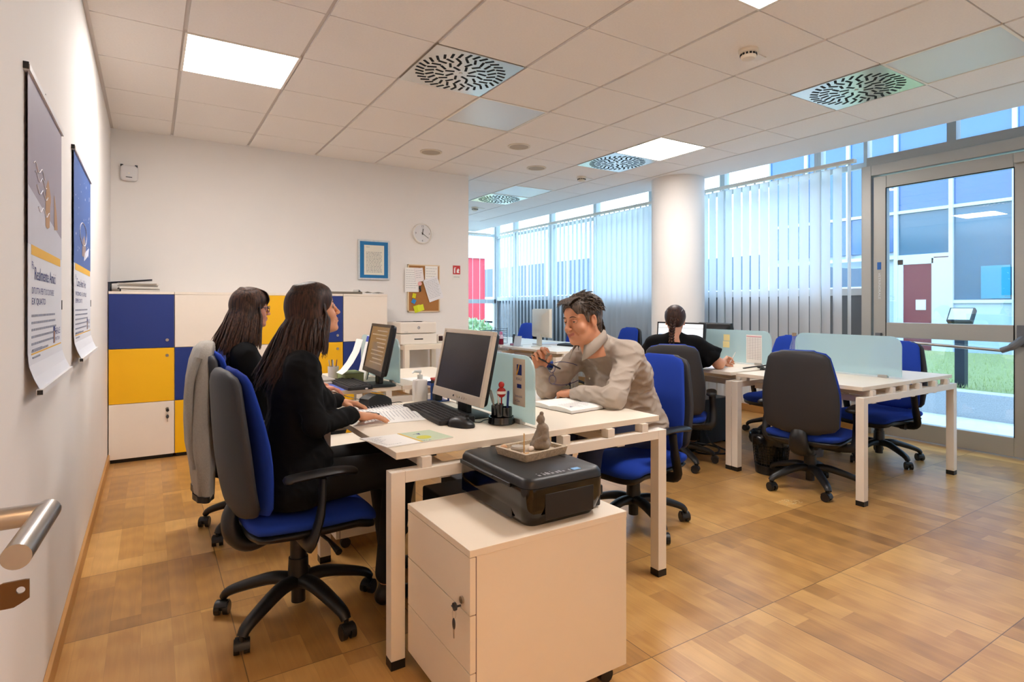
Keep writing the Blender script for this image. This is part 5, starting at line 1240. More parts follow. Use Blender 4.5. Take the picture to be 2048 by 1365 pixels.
# ================================================================ people: implicit surfaces meshed with surface nets
f32 = np.float32
class Fld:
    """signed-distance field on a grid, built by smooth unions; primitives only touch their own neighbourhood"""
    def __init__(s, lo, hi, h):
        s.lo = np.array(lo, float); s.h = h; s.n = (np.ceil((np.array(hi)-s.lo)/h)).astype(int)+1
        s.ax = [(s.lo[i]+h*np.arange(s.n[i])).astype(f32) for i in range(3)]; s.d = np.full(tuple(s.n), 1.0, f32)
    def _win(s, a, b, pad):
        i0 = np.maximum(0, np.floor((np.minimum(a, b)-pad-s.lo)/s.h).astype(int)); i1 = np.minimum(s.n, np.ceil((np.maximum(a, b)+pad-s.lo)/s.h).astype(int)+1)
        if np.any(i1 <= i0): return None
        sl = tuple(slice(i0[k], i1[k]) for k in range(3)); X, Y, Z = np.meshgrid(*[s.ax[k][sl[k]] for k in range(3)], indexing='ij', sparse=True); return sl, X, Y, Z
    def _mix(s, sl, v, k, op):
        o = s.d[sl]
        if op == 'u':
            if k <= 0: r = np.minimum(o, v)
            else: hh = np.clip(.5+.5*(v-o)/k, 0, 1); r = v*(1-hh)+o*hh-k*hh*(1-hh)
        else:
            if k <= 0: r = np.maximum(o, -v)
            else: hh = np.clip(.5-.5*(v+o)/k, 0, 1); r = o*(1-hh)-v*hh+k*hh*(1-hh)
        s.d[sl] = r
    def cap(s, a, b, ra, rb=None, k=.01, op='u'):
        a = np.array(a, float); b = np.array(b, float); rb = ra if rb is None else rb; pad = max(ra, rb)+k+s.h*3
        w = s._win(a, b, pad)
        if w is None: return s
        sl, X, Y, Z = w; ab = b-a; L = float(ab@ab)+1e-12
        t = np.clip(((X-a[0])*ab[0]+(Y-a[1])*ab[1]+(Z-a[2])*ab[2])/L, 0, 1)
        v = np.sqrt((X-a[0]-t*ab[0])**2+(Y-a[1]-t*ab[1])**2+(Z-a[2]-t*ab[2])**2)-(ra+(rb-ra)*t)
        s._mix(sl, v.astype(f32), k, op); return s
    def ell(s, c, r, k=.01, op='u', R=None):
        c = np.array(c, float); r = np.array(r, float); pad = max(r)+k+s.h*3
        w = s._win(c, c, pad)
        if w is None: return s
        sl, X, Y, Z = w; x, y, z = X-c[0], Y-c[1], Z-c[2]
        if R is not None: x, y, z = (R[0][0]*x+R[1][0]*y+R[2][0]*z), (R[0][1]*x+R[1][1]*y+R[2][1]*z), (R[0][2]*x+R[1][2]*y+R[2][2]*z)
        k0 = np.sqrt((x/r[0])**2+(y/r[1])**2+(z/r[2])**2); k1 = np.sqrt((x/r[0]**2)**2+(y/r[1]**2)**2+(z/r[2]**2)**2)+1e-9
        s._mix(sl, (k0*(k0-1)/k1).astype(f32), k, op); return s
    def chain(s, pts, rs, k=.01, op='u'):
        for i in range(len(pts)-1): s.cap(pts[i], pts[i+1], rs[i], rs[i+1], k, op)
        return s
    def mesh(s, flat=None):
        d = s.d; ins = d < 0
        c = [d[a:d.shape[0]-1+a, b:d.shape[1]-1+b, e:d.shape[2]-1+e] for a in (0, 1) for b in (0, 1) for e in (0, 1)]
        cnt = sum((q < 0).astype(np.int8) for q in c); act = (cnt > 0) & (cnt < 8); idx = -np.ones(act.shape, np.int64); ii = np.argwhere(act); idx[act] = np.arange(len(ii))
        P = np.zeros((len(ii), 3)); W = np.zeros(len(ii)); cv = [q[act] for q in c]
        off = [(a, b, e) for a in (0, 1) for b in (0, 1) for e in (0, 1)]
        for p in range(8):
            for q in range(p+1, 8):
                if sum(abs(off[p][m]-off[q][m]) for m in range(3)) != 1: continue
                a, b = cv[p], cv[q]; x = (a < 0) != (b < 0); t = np.where(x, a/(a-b+1e-20), 0)
                for m in range(3): P[:, m] += np.where(x, off[p][m]+t*(off[q][m]-off[p][m]), 0)
                W += x
        P = P/W[:, None]+ii; V = s.lo+P*s.h; F = []
        for m in range(3):
            sh = list(d.shape); A = [slice(0, None)]*3; B = [slice(0, None)]*3; A[m] = slice(0, sh[m]-1); B[m] = slice(1, sh[m])
            x = ins[tuple(A)] != ins[tuple(B)]; e = np.argwhere(x); o1, o2 = (m+1) % 3, (m+2) % 3
            ok = (e[:, o1] > 0) & (e[:, o2] > 0) & (e[:, o1] < sh[o1]-1) & (e[:, o2] < sh[o2]-1); e = e[ok]
            def g(u, v): q = e.copy(); q[:, o1] -= u; q[:, o2] -= v; return idx[q[:, 0], q[:, 1], q[:, 2]]
            q4 = np.stack([g(1, 1), g(0, 1), g(0, 0), g(1, 0)], 1); flip = ~ins[e[:, 0], e[:, 1], e[:, 2]]; q4[flip] = q4[flip][:, ::-1]; F.append(q4)
        return V, np.concatenate(F)
def npmesh(name, V, F, mats, parent, mi=None, smooth_it=0, loc=None):
    me = bpy.data.meshes.new(name); me.vertices.add(len(V)); me.vertices.foreach_set('co', np.asarray(V, f32).ravel())
    F = np.asarray(F); me.loops.add(F.size); me.loops.foreach_set('vertex_index', F.ravel().astype(np.int32)); me.polygons.add(len(F))
    me.polygons.foreach_set('loop_start', np.arange(0, F.size, F.shape[1], dtype=np.int32)); me.polygons.foreach_set('loop_total', np.full(len(F), F.shape[1], np.int32))
    for m in mats: me.materials.append(m)
    if mi is not None: me.polygons.foreach_set('material_index', np.asarray(mi, np.int32))
    me.polygons.foreach_set('use_smooth', np.ones(len(F), bool)); me.update(); me.validate()
    o = bpy.data.objects.new(name, me); COL.objects.link(o); o.parent = parent
    if smooth_it: md = o.modifiers.new('sm', 'SMOOTH'); md.iterations = smooth_it; md.factor = .5
    return o
def xf(V, M): M = np.array(M); return V@M[:3, :3].T+M[:3, 3]

def head_field(sx=1.0, fem=False, smile=.5, h=.0024):
    s = Fld((-.13, -.105, -.20), (.14, .105, .14), h); jw = .9 if fem else 1.0
    s.ell((-.014, 0, .034), (.098, .076, .086), 0); s.ell((.028, 0, .035), (.062, .066, .062), .02)
    s.ell((.030, 0, -.040), (.060, .058*jw+.002, .074), .03); s.ell((.036, 0, -.084), (.048, (.042 if fem else .052), .030), .025)
    if not fem: s.ell((.02, 0, -.095), (.045, .045, .026), .025)
    s.ell((.080, 0, -.100), (.017, .020*jw, .015), .02)
    for y in (-1, 1):
        s.cap((-.008, y*.058*jw, -.045), (.060, y*.022*jw, -.094), .013, .012, .025)
        s.ell((.060, y*(.036 if fem else .040), -.036), (.024, .024 if fem else .028, .024), .02)
        if not fem: s.cap((.086, y*.012, .021), (.072, y*.046, .019), .0065, .006, .012)
        s.ell((.0955, y*.031, .0025), (.013, .0185, .0115), .010, 's')
        s.ell((-.004, y*.078, -.008), (.019, .0075, .031), .006, 'u', np.array((Rx(y*-.15) @ Ry(.15)).to_3x3()))
        s.ell((.004, y*.086, -.006), (.010, .005, .019), .004, 's'); s.ell((-.002, y*.077, -.033), (.008, .006, .008), .005)
    # nose
    s.cap((.0885, 0, .012), (.108, 0, -.027), .0065, .0085 if fem else .0105, .010); s.ell((.1085, 0, -.031), (.0105, .0095 if fem else .0125, .009 if fem else .0105), .006)
    for y in (-1, 1): s.ell((.0995, y*.0105, -.034), (.0095, .0065, .0065), .005); s.ell((.103, y*.0065, -.0405), (.005, .003, .003), .002, 's')
    # mouth
    s.ell((.079, 0, -.062), (.021, .030, .020), .016); cz = .007*smile
    up = [(.089, -.025, -.060+cz), (.0965, -.013, -.0580), (.0995, 0, -.0590), (.0965, .013, -.0580), (.089, .025, -.060+cz)]
    lo = [(.089, -.024, -.061+cz), (.0960, -.012, -.0680), (.0985, 0, -.0700), (.0960, .012, -.0680), (.089, .024, -.061+cz)]
    kk = 1.0 if fem else .72; s.chain(up, [.0020, .0032*kk, .0030*kk, .0032*kk, .0020], .004); s.chain(lo, [.0020, .0038*kk, .0042*kk, .0038*kk, .0020], .004)
    s.chain([(.092, -.024, -.0605+cz), (.1010, -.011, -.0635), (.1035, 0, -.0642), (.1010, .011, -.0635), (.092, .024, -.0605+cz)], [.0010, .0013, .0013, .0013, .0010], .002, 's')
    if smile > .4:
        for y in (-1, 1): s.chain([(.094, y*.018, -.034), (.086, y*.032, -.048), (.078, y*.036, -.064)], [.0022, .0026, .0018], .006, 's')
    # eyeballs and lids
    for y in (-1, 1):
        s.ell((.0775, y*.0315, .003), (.0112, .0128, .0112), .0012)
        s.chain([(.0830, y*.0185, .0040), (.0885, y*.0260, .0090), (.0872, y*.0350, .0088), (.0800, y*.0450, .0030)], [.0022, .0034, .0034, .0026] if fem else [.0024, .0038, .0038, .0028], .002)
        s.chain([(.0835, y*.0190, .0000), (.0872, y*.0280, -.0046), (.0852, y*.0370, -.0044), (.0800, y*.0445, .0005)], [.0020, .0030, .0030, .0020] if fem else [.0020, .0032, .0032, .0020], .002)
    # neck
    s.cap((-.020, 0, -.045), (-.050, 0, -.20), .052 if fem else .060, .054 if fem else .064, .025)
    return s
def head_geo(fem, smile, gaze=(1, 0, 0), h=.0024):
    s = head_field(1, fem, smile, h); V, F = s.mesh(); C = V[F].mean(1); mi = np.zeros(len(F), int)
    lip = (C[:, 0] > .0875) & (abs(C[:, 1]) < .026) & (C[:, 2] < (-.0545 if fem else -.0565)+.22*abs(C[:, 1])) & (C[:, 2] > (-.0745 if fem else -.0725)+.40*abs(C[:, 1])); mi[lip] = 1
    for y in (-1, 1):
        e = np.array((.0775, y*.0315, .003)); q = (C-e)/np.array((.0118, .0135, .0118)); r = np.sqrt((q**2).sum(1)); vis = (r < 0)
        mi[vis] = 2; g = np.array(gaze, float); g /= np.linalg.norm(g); dd = (C-e)/np.linalg.norm(C-e, axis=1)[:, None]; mi[vis & (dd@g > .80)] = 3
    return V, F, mi
HEADS = {}
def hand_field(curl, spread=.12, thumb=(.5, .3), h=.0022, side=1, scale=1.0):
    """x along fingers, z towards the back of the hand, thumb at +y*side. curl: 4 tuples of joint bends"""
    s = Fld((-.07, -.085, -.10), (.20, .085, .06), h); ys = [.030, .010, -.011, -.030]; ln = [(.040, .025, .021), (.044, .028, .022), (.041, .026, .021), (.032, .020, .019)]
    s.cap((-.06, 0, 0), (-.005, 0, 0), .026, .024, .01); 
    for i, y in enumerate(ys): s.cap((.002, side*y*.45, 0), (.086-.004*abs(i-1), side*y, .002), .0145, .0112, .012)
    s.ell((.035, side*.016, -.010), (.030, .018, .013), .012); s.ell((.040, side*-.022, -.008), (.032, .013, .011), .012)
    tips = []
    for i, y in enumerate(ys):
        p = np.array((.086-.004*abs(i-1), side*y, .002)); a = 0; sp = spread*(1.5-i)/1.5*side; r = [.0096, .0088, .0080, .0070] if i < 3 else [.0086, .0078, .0070, .0062]
        for j in range(3):
            a += curl[i][j]; dr = np.array((math.cos(a)*math.cos(sp), math.cos(a)*math.sin(sp), -math.sin(a))); q = p+dr*ln[i][j]; s.cap(p, q, r[j], r[j+1], .0035 if j else .006); p = q
        tips.append(p)
    a, b = thumb; p = np.array((.016, side*.022, -.006)); t1 = p+np.array((math.cos(a)*math.cos(b), side*math.sin(a)*math.cos(b), -math.sin(b)))*.042
    t2 = t1+np.array((math.cos(a-.35)*math.cos(b+.2), side*math.sin(a-.35)*math.cos(b+.2), -math.sin(b+.2)))*.032; t3 = t2+np.array((math.cos(a-.6)*math.cos(b+.3), side*math.sin(a-.6)*math.cos(b+.3), -math.sin(b+.3)))*.026
    s.chain([p, t1, t2, t3], [.0155, .0120, .0100, .0085], .008)
    return s
def frame(fwd, up):
    x = Vector(fwd).normalized(); z = Vector(up); z = (z-x*z.dot(x)).normalized(); y = z.cross(x); return Matrix(((x.x, y.x, z.x, 0), (x.y, y.y, z.y, 0), (x.z, y.z, z.z, 0), (0, 0, 0, 1)))
def merged(parts):
    Vs, Fs, Ms = [], [], []; k = 0
    for V, F, m in parts: Vs.append(V); Fs.append(F+k); Ms.append(m if hasattr(m, '__len__') else np.full(len(F), m)); k += len(V)
    return np.concatenate(Vs), np.concatenate(Fs), np.concatenate(Ms)
def skinmat(name, col, var=.08):
    return mat(name, col, .48, spec=.35, vary=var, vscale=25, bump=.12, bscale=700, sss=.15)
M_lips = mat('lips', 'a8604e', .45); M_eyew = mat('eye_white', 'a89c94', .3); M_iris = mat('pupil', '0a0706', .1); M_irisb = mat('iris', '3a2417', .15)
def hairmat(name, c1, c2, c3=None):
    m = bpy.data.materials.new(name); m.use_nodes = True; n = m.node_tree.nodes; l = m.node_tree.links; b = n['Principled BSDF']
    g = n.new('ShaderNodeTexCoord'); mp = n.new('ShaderNodeMapping'); mp.inputs['Scale'].default_value = (160, 160, 9); l.new(g.outputs['Object'], mp.inputs[0])
    nz = n.new('ShaderNodeTexNoise'); nz.inputs['Scale'].default_value = 1.0; nz.inputs['Detail'].default_value = 3; l.new(mp.outputs[0], nz.inputs['Vector'])
    rp = n.new('ShaderNodeValToRGB'); rp.color_ramp.elements[0].position = .35; rp.color_ramp.elements[1].position = .72
    rp.color_ramp.elements[0].color = (*srgb(c1), 1); rp.color_ramp.elements[1].color = (*srgb(c2), 1)
    l.new(nz.outputs['Fac'], rp.inputs[0]); l.new(rp.outputs[0], b.inputs['Base Color']); b.inputs['Roughness'].default_value = .5; b.inputs['Specular IOR Level'].default_value = .35
    bp = n.new('ShaderNodeBump'); bp.inputs['Strength'].default_value = .5; bp.inputs['Distance'].default_value = .002; l.new(nz.outputs['Fac'], bp.inputs['Height']); l.new(bp.outputs[0], b.inputs['Normal'])
    return m
def locks(mb, paths, r=.006, seg=6, flat=.45, m=0):
    for P in paths:
        P = smoothcurve(P, 4); n = len(P); mb.tube(P, [r*(.55+.75*math.sin(PI*min(.85, .12+.8*i/n)))*(1 if i < n-2 else .3) for i in range(n)], seg, m, True, None, flat)

def torso_field(s, J, pad, k=.05):
    """J: pelvis, chest, neck, shL, shR; elliptical torso made of lateral pairs"""
    pel, che, nk = [np.array(J[q], float) for q in ('pelvis', 'chest', 'neck')]; L = np.array(J['shL'], float); R = np.array(J['shR'], float); lat = (L-R)/np.linalg.norm(L-R)
    w = J.get('w', 1.0); d = J.get('d', 1.0)
    for sgn in (-1, 1):
        s.cap(pel+lat*sgn*.085*w, (pel*.5+che*.5)+lat*sgn*.06*w, .105*d+pad, .098*d+pad, k); s.cap((pel*.5+che*.5)+lat*sgn*.06*w, che+lat*sgn*.075*w, .098*d+pad, .105*d+pad, k)
        sh = L if sgn > 0 else R; s.cap(che+lat*sgn*.075*w, sh*.82+nk*.18, .10*d+pad, .055+pad, k); s.cap(sh, nk-(nk-che)*.12, .042+pad, .050+pad, k)
    if J.get('bust'):
        for sgn in (-1, 1): b = che+np.array(J['fwd'])*.085+lat*sgn*.07+np.array((0, 0, J.get('bz', -.03))); s.ell(b, (.052+pad,)*3, .04)
def limb(s, pts, rs, pad=0, k=.03): s.chain([np.array(p, float) for p in pts], [r+pad for r in rs], k)
def wrinkle(s, amp, fr, seed=0, mask=None):
    X, Y, Z = np.meshgrid(*s.ax, indexing='ij', sparse=True); rg = np.random.RandomState(seed); w = 0
    for i in range(5):
        a = rg.randn(3); a /= np.linalg.norm(a); b = rg.randn(3)*.5; ph = rg.rand()*6.28; f = fr*(.6+.9*rg.rand())
        w = w+np.sin((X*a[0]+Y*a[1]+Z*a[2])*f+ph+1.4*np.sin((X*b[0]+Y*b[1]+Z*b[2])*f*.55+ph*2))
    w = np.abs(w/5)*2-.6
    m = 1 if mask is None else mask(X, Y, Z)
    s.d = (s.d+amp*w*m).astype(f32)
def bbox(pts, pad): P = np.array([list(p) for p in pts], float); return P.min(0)-pad, P.max(0)+pad

def person(label, root, J, skin, headM, headscale, fem, smile, gaze, hands, top, trousers, shoes, body_arm=None, top_fn=None, hh=.0024, bare=False):
    """all coordinates in the world; root is the spot on the seat"""
    t = thing('person', label, 'person', root); off = -np.array(root, float)
    parts = []
    V, F, mi = head_geo(fem, smile, gaze, hh); V = xf(V*headscale, headM); parts.append((V+off, F, mi))
    for (M, curl, spread, th, side, sc) in hands:
        s = hand_field(curl, spread, th, .0023, side); V, F = s.mesh(); parts.append((xf(V*sc, M)+off, F, 0))
    allp = [J[k] for k in ('pelvis', 'chest', 'neck', 'shL', 'shR', 'elL', 'elR', 'wrL', 'wrR', 'knL', 'knR', 'anL', 'anR')]
    lo, hi = bbox(allp, .16); s = Fld(lo, hi, .009); torso_field(s, J, -.012)
    for q in 'LR':
        limb(s, [J['sh'+q], J['el'+q]], [.034, .034 if not bare else .040]); limb(s, [J['el'+q], J['wr'+q]], [.033 if not bare else .042, .024]); limb(s, [J['hip'+q], J['kn'+q]], [.075, .052]); limb(s, [J['kn'+q], J['an'+q]], [.052, .036])
    s.cap(np.array(J['neck'], float), J['headbase'], .052, .05, .03)
    V, F = s.mesh(); parts.append((V+off, F, 0))
    V, F, mi = merged(parts); npmesh('body', V, F, [skin, M_lips, M_eyew, M_iris], t, mi)
    for y in (-1, 1):
        mb = MB(); G = Vector(gaze).normalized(); Mg = G.to_track_quat('Z', 'Y').to_matrix().to_4x4(); c = Vector((.0775, y*.0315, .003)); mb.sphere((0, 0, 0), 1, 0, 40, 40)
        ms = []
        for f in mb.f:
            q = sum((Vector(mb.v[i]) for i in f), Vector())/len(f); ang = math.degrees(math.acos(max(-1, min(1, q.normalized().z)))); ms.append(2 if ang < 13 else 1 if ang < 31 else 0)
        mb.m = ms; mb.v = [tuple(np.array(headM @ ((c+Vector([a*b for a, b in zip((Mg @ Vector(v)), (.0119, .0136, .0119))]))*headscale))+off) for v in mb.v]
        mb.build('eye', [M_eyew, M_irisb, M_iris], t, smooth=True, angle=180)
    # trousers
    lo, hi = bbox([J[k] for k in ('pelvis', 'hipL', 'hipR', 'knL', 'knR', 'anL', 'anR')], .16); s = Fld(lo, hi, .008)
    pel = np.array(J['pelvis'], float)
    s.cap(np.array(J['hipL'], float), J['hipR'], .095, .095, .05); s.cap(pel, pel+np.array((0, 0, .05)), .11, .10, .05)
    for q in 'LR': limb(s, [J['hip'+q], J['kn'+q]], [.088, .066]); limb(s, [J['kn'+q], np.array(J['an'+q])+np.array((0, 0, .03))], [.066, .05])
    V, F = s.mesh(); npmesh('trousers', V+off, F, [trousers], t)
    for q in 'LR':
        a = np.array(J['an'+q], float); fw = np.array(J['fwd'], float); s = Fld(*bbox([a, a+fw*.2], .1), .006); s.cap(a+np.array((0, 0, -.02)), (a[0], a[1], .04), .036, .034, .02); s.cap((a[0]-fw[0]*.02, a[1]-fw[1]*.02, .036), (a[0]+fw[0]*.15, a[1]+fw[1]*.15, .028), .034, .026, .02)
        s.d = np.maximum(s.d, (-(s.ax[2][None, None, :]-.002)).astype(f32)); V, F = s.mesh(); npmesh('shoe', V+off, F, [shoes], t)
    return t, off
def arms_top(J, pad, h, cuffs, torso_pad=.012, sleeve=(.056, .046, .036), wr=None, lowcut=None, hem=None, extra=None, post=None):
    allp = [J[k] for k in ('pelvis', 'chest', 'neck', 'shL', 'shR', 'elL', 'elR', 'wrL', 'wrR')]
    s = Fld(*bbox(allp, .17), h); torso_field(s, J, torso_pad)
    for q in 'LR':
        e, w_ = np.array(J['el'+q], float), np.array(J['wr'+q], float); cf = e+(w_-e)*cuffs
        limb(s, [J['sh'+q], e], [sleeve[0]+.004, sleeve[1]], pad, .035); limb(s, [e, cf], [sleeve[1], sleeve[2]], pad, .02)
    if extra: extra(s)
    if wr: wrinkle(s, *wr)
    if post: post(s)
    hemz = hem if hem is not None else J['pelvis'][2]-.06
    s.d = np.maximum(s.d, (hemz-s.ax[2][None, None, :]).astype(f32))
    return s
def headmat(c, yaw, pitch, roll): return T(*c) @ Rz(math.radians(yaw)) @ Ry(math.radians(pitch)) @ Rx(math.radians(roll))

FLAT = [(.10, .12, .08)]*4; RELAX = [(.25, .30, .18), (.28, .35, .2), (.32, .38, .22), (.35, .4, .25)]; FIST = [(1.1, 1.4, .9), (1.2, 1.4, .9), (1.25, 1.4, .9), (1.3, 1.4, .9)]
# ---------------------------------------------------------------- woman in the black blazer
M_blazer = mat('black_blazer', '0b0b0d', .9, bump=.25, bscale=500, spec=.2, vary=.1, vscale=60); M_trb = mat('black_trousers', '0c0c0f', .85); M_shoe = mat('black_shoes', '0b0b0c', .35)
skin1 = skinmat('skin_warm', 'd39a78'); hair1 = hairmat('dark_brown_hair', '130b08', '4a2c1e')
J1 = dict(pelvis=(.735, -3.43, .56), chest=(.775, -3.41, .86), neck=(.765, -3.39, 1.04), shL=(.795, -3.255, .975), shR=(.775, -3.545, .97), elL=(.86, -3.16, .77), elR=(.80, -3.62, .775), wrL=(1.03, -3.10, .775), wrR=(.985, -3.475, .775),
          hipL=(.74, -3.35, .53), hipR=(.74, -3.51, .53), knL=(1.16, -3.30, .55), knR=(1.16, -3.55, .55), anL=(1.20, -3.30, .10), anR=(1.10, -3.56, .10), headbase=(.79, -3.38, 1.11), fwd=(1, 0, 0), bust=1, w=.88, d=.86)
HM1 = headmat((.848, -3.375, 1.207), 2, -10, 0)
R1 = frame((.97, .12, -.18), (.10, .0, 1)); R1h = T(.995, -3.465, .770) @ R1
L1h = T(1.035, -3.10, .772) @ frame((.90, -.28, -.22), (.1, .25, 1))
P1, off1 = person('dark-haired woman in a black blazer reading papers, seated nearest the left', (.76, -3.42, .46), J1, skin1, HM1, .90, True, .7, (1, .0, 0), [
    (R1h, [(.05, .22, .15), (.10, .18, .12), (.14, .16, .1), (.18, .18, .1)], .16, (.75, .25), 1, .90), (L1h, [(.3, .35, .2), (.3, .35, .2), (.35, .35, .2), (.4, .35, .2)], .05, (.5, .35), -1, .90)], None, M_trb, M_shoe)
def ex1(s):
    for y in (-1, 1): s.cap((.80, -3.40+y*.12, .62), (.74, -3.42+y*.13, .50), .09, .10, .05)
s = arms_top(J1, .0, .0055, .93, .004, (.043, .043, .036), (.0045, 70, 3), hem=.47, extra=ex1); V, F = s.mesh(); npmesh('blazer', V+off1, F, [M_blazer], P1)
def long_hair(t, off, HM, sc, m, seed, length, nlock, wave, drop_back, front_len, r=.0065, bang=False, spreadx=.06, side_front=.055, ear=None, fade=None):
    rg = random.Random(seed); q = lambda x, y, z: tuple(np.array(HM @ Vector((x*sc, y*sc, z*sc)))+off)
    hc = np.array(HM @ Vector((0, 0, 0)))+off
    s = Fld(hc-np.array((.26, .20, .16+length)), hc+np.array((.2, .2, .16)), .0065)
    s.ell(q(-.016, 0, .036), (.107*sc, .086*sc, .095*sc), .0, 'u', np.array(HM.to_3x3()))
    s.ell(q(.012, 0, .05), (.085*sc, .078*sc, .072*sc), .02, 'u', np.array(HM.to_3x3()))
    for y in (-1, 1):
        a = q(-.028, y*.060, -.02); b = q(-.035, y*.066, -.09); c = (a[0]-.02, a[1]+y*.022, a[2]-.17*1.0); d_ = (a[0]-drop_back, a[1]+y*.045, a[2]-length*.95)
        s.chain([a, b, c, d_], [.042*sc, .040, .034, .012], .03)
        s.chain([q(.006, y*.068, .03), q(-.004, y*.072, -.04), q(-.015, y*.074, -.10)], [.020*sc, .016*sc, .012], .02)
    a = q(-.07, 0, 0); s.chain([a, (a[0]-.01, a[1], a[2]-.14), (a[0]-drop_back*.6, a[1], a[2]-length*.95)], [.05*sc, .045, .014], .03)
    # free the face
    s.ell(q(.118, 0, -.045 if not bang else -.05), (.088*sc, .066*sc, .135*sc), .01, 's', np.array(HM.to_3x3()))
    if not bang: s.ell(q(.112, 0, .02), (.050*sc, .052*sc, .065*sc), .01, 's', np.array(HM.to_3x3()))
    V, F = s.mesh(); npmesh('hair', V, F, [m], t)
    mb = MB(); paths = []
    for k in range(nlock):
        u = rg.random(); side = rg.choice((-1, 1)); ph = math.radians(42+138*u)        # 25 = front of side, 180 = back
        R0 = lambda f: (math.cos(ph)*.100*f-.014, side*math.sin(ph)*.080*f)
        x1, y1 = R0(1.0); j = rg.uniform(-.004, .004); px = .06*math.cos(ph)
        P = [q(px*.8-.012, side*.006+j, .126), q(x1*.60-.006, y1*.62, .118), q(x1*1.0, y1*.98, .062), q(x1*1.05, y1*1.07, -.01)]
        if P[-1][0] > hc[0]+side_front*sc: 
            P[-1] = q(side_front, y1*1.06+side*.012, -.01)
        base = P[-1]; L = length*rg.uniform(.72, 1.03)*(1 if u > .35 else front_len); n = 5; fx = (1-u)
        for i in range(1, n+1):
            v = i/n; P.append((base[0]-drop_back*(.15+.85*u)*v**1.1+wave*.009*math.sin(v*4+k)+(.010*fx), base[1]+side*((.012+.02*(u < .8))*math.sin(PI*v*.7)+.035*v*v)+rg.uniform(-.0015, .0015)+wave*.006*math.cos(v*4+k*2), base[2]-L*v))
        if u < .3: P[3] = (P[3][0]-.0, P[3][1], P[3][2])
        paths.append(P)
    if bang:
        for k in range(34):
            y = -.055+.11*k/33; paths.append([q(.02, y*.3, .128), q(.075, y*.75, .105), q(.096, y*.95, .06), q(.098-.25*abs(y), y*1.05, .022+rg.uniform(-.004, .006))])
    locks(mb, paths, r); o = mb.build('hair_locks', m, t, smooth=True, angle=80); return o
long_hair(P1, off1, HM1, .90, hair1, 11, .30, 430, 1.0, .12, .62, r=.0038, side_front=.028)
mb = MB()
for y in (-1, 1): locks(mb, [[tuple(np.array(HM1 @ (Vector((.0905-.012*abs(v), y*(.016+.032*v), .021+.004*math.sin(PI*v)))*.9))+off1) for v in (0, .3, .6, 1)]], .0024)
mb.build('eyebrows', hair1, P1, smooth=True)
pen('dark pen between the fingers of the woman in the blazer', tuple(np.array(R1h @ Vector((.060, .030, .012)))), tuple(np.array(R1h @ Vector((.135, .052, .004)))), M_black, .0035)
# ---------------------------------------------------------------- woman with glasses
skin2 = skinmat('skin_rosy', 'cf9079'); hair2 = hairmat('brown_hair', '1a100b', '5c3b2a')
J2 = dict(pelvis=(.74, -2.36, .56), chest=(.72, -2.36, .87), neck=(.69, -2.36, 1.045), shL=(.70, -2.215, .975), shR=(.70, -2.495, .955), elL=(.86, -2.14, .78), elR=(.84, -2.57, .78), wrL=(1.08, -2.18, .76), wrR=(1.08, -2.47, .76),
          hipL=(.76, -2.28, .53), hipR=(.76, -2.44, .53), knL=(1.17, -2.26, .55), knR=(1.17, -2.48, .55), anL=(1.15, -2.26, .10), anR=(1.15, -2.48, .10), headbase=(.70, -2.36, 1.12), fwd=(1, 0, 0), bust=1, w=.88, d=.86)
HM2 = headmat((.745, -2.36, 1.213), 2, 4, 0)
P2, off2 = person('woman in glasses and a black top at the second desk, behind the blazer woman', (.76, -2.36, .46), J2, skin2, HM2, .88, True, .6, (1, 0, -.1), [
    (T(1.09, -2.18, .757) @ frame((.98, -.1, -.12), (.1, 0, 1)), RELAX, .1, (.5, .3), -1, .88), (T(1.09, -2.47, .757) @ frame((.98, .1, -.12), (.1, 0, 1)), RELAX, .1, (.5, .3), 1, .88)], None, M_trb, M_shoe)
M_top2 = mat('black_top', '0a0a0c', .88, spec=.2, vary=.1, vscale=50)
s = arms_top(J2, .0, .007, .95, .004, (.043, .042, .034), (.004, 60, 5), hem=.50); V, F = s.mesh(); npmesh('top', V+off2, F, [M_top2], P2)
long_hair(P2, off2, HM2, .88, hair2, 5, .25, 380, .3, .09, .85, r=.0036, bang=True, side_front=.040)
mb = MB()
for y in (-1, 1):
    c = HM2 @ (Vector((.104, y*.031, .0))*.88); ring = [tuple(np.array(HM2 @ (Vector((.104-.004*abs(math.cos(a)), y*.031+.026*math.cos(a), .0+.019*math.sin(a)))*.88))+off2) for a in [2*PI*k/20 for k in range(21)]]
    mb.tube(ring, .0019, 6); mb.tube([tuple(np.array(HM2 @ (Vector(p)*.88))+off2) for p in ((.100, y*.057, .006), (.05, y*.078, .006), (-.01, y*.084, .004), (-.03, y*.082, -.012))], .0017, 6)
mb.tube([tuple(np.array(HM2 @ (Vector(p)*.88))+off2) for p in ((.104, -.007, .003), (.108, 0, .005), (.104, .007, .003))], .0016, 6)
o = mb.build('glasses', mat('glasses_dark', '2a3556', .25), None, smooth=True); o.location = (.76, -2.36, .46); tag(o, 'dark-rimmed glasses worn by the woman at the second desk', 'glasses')
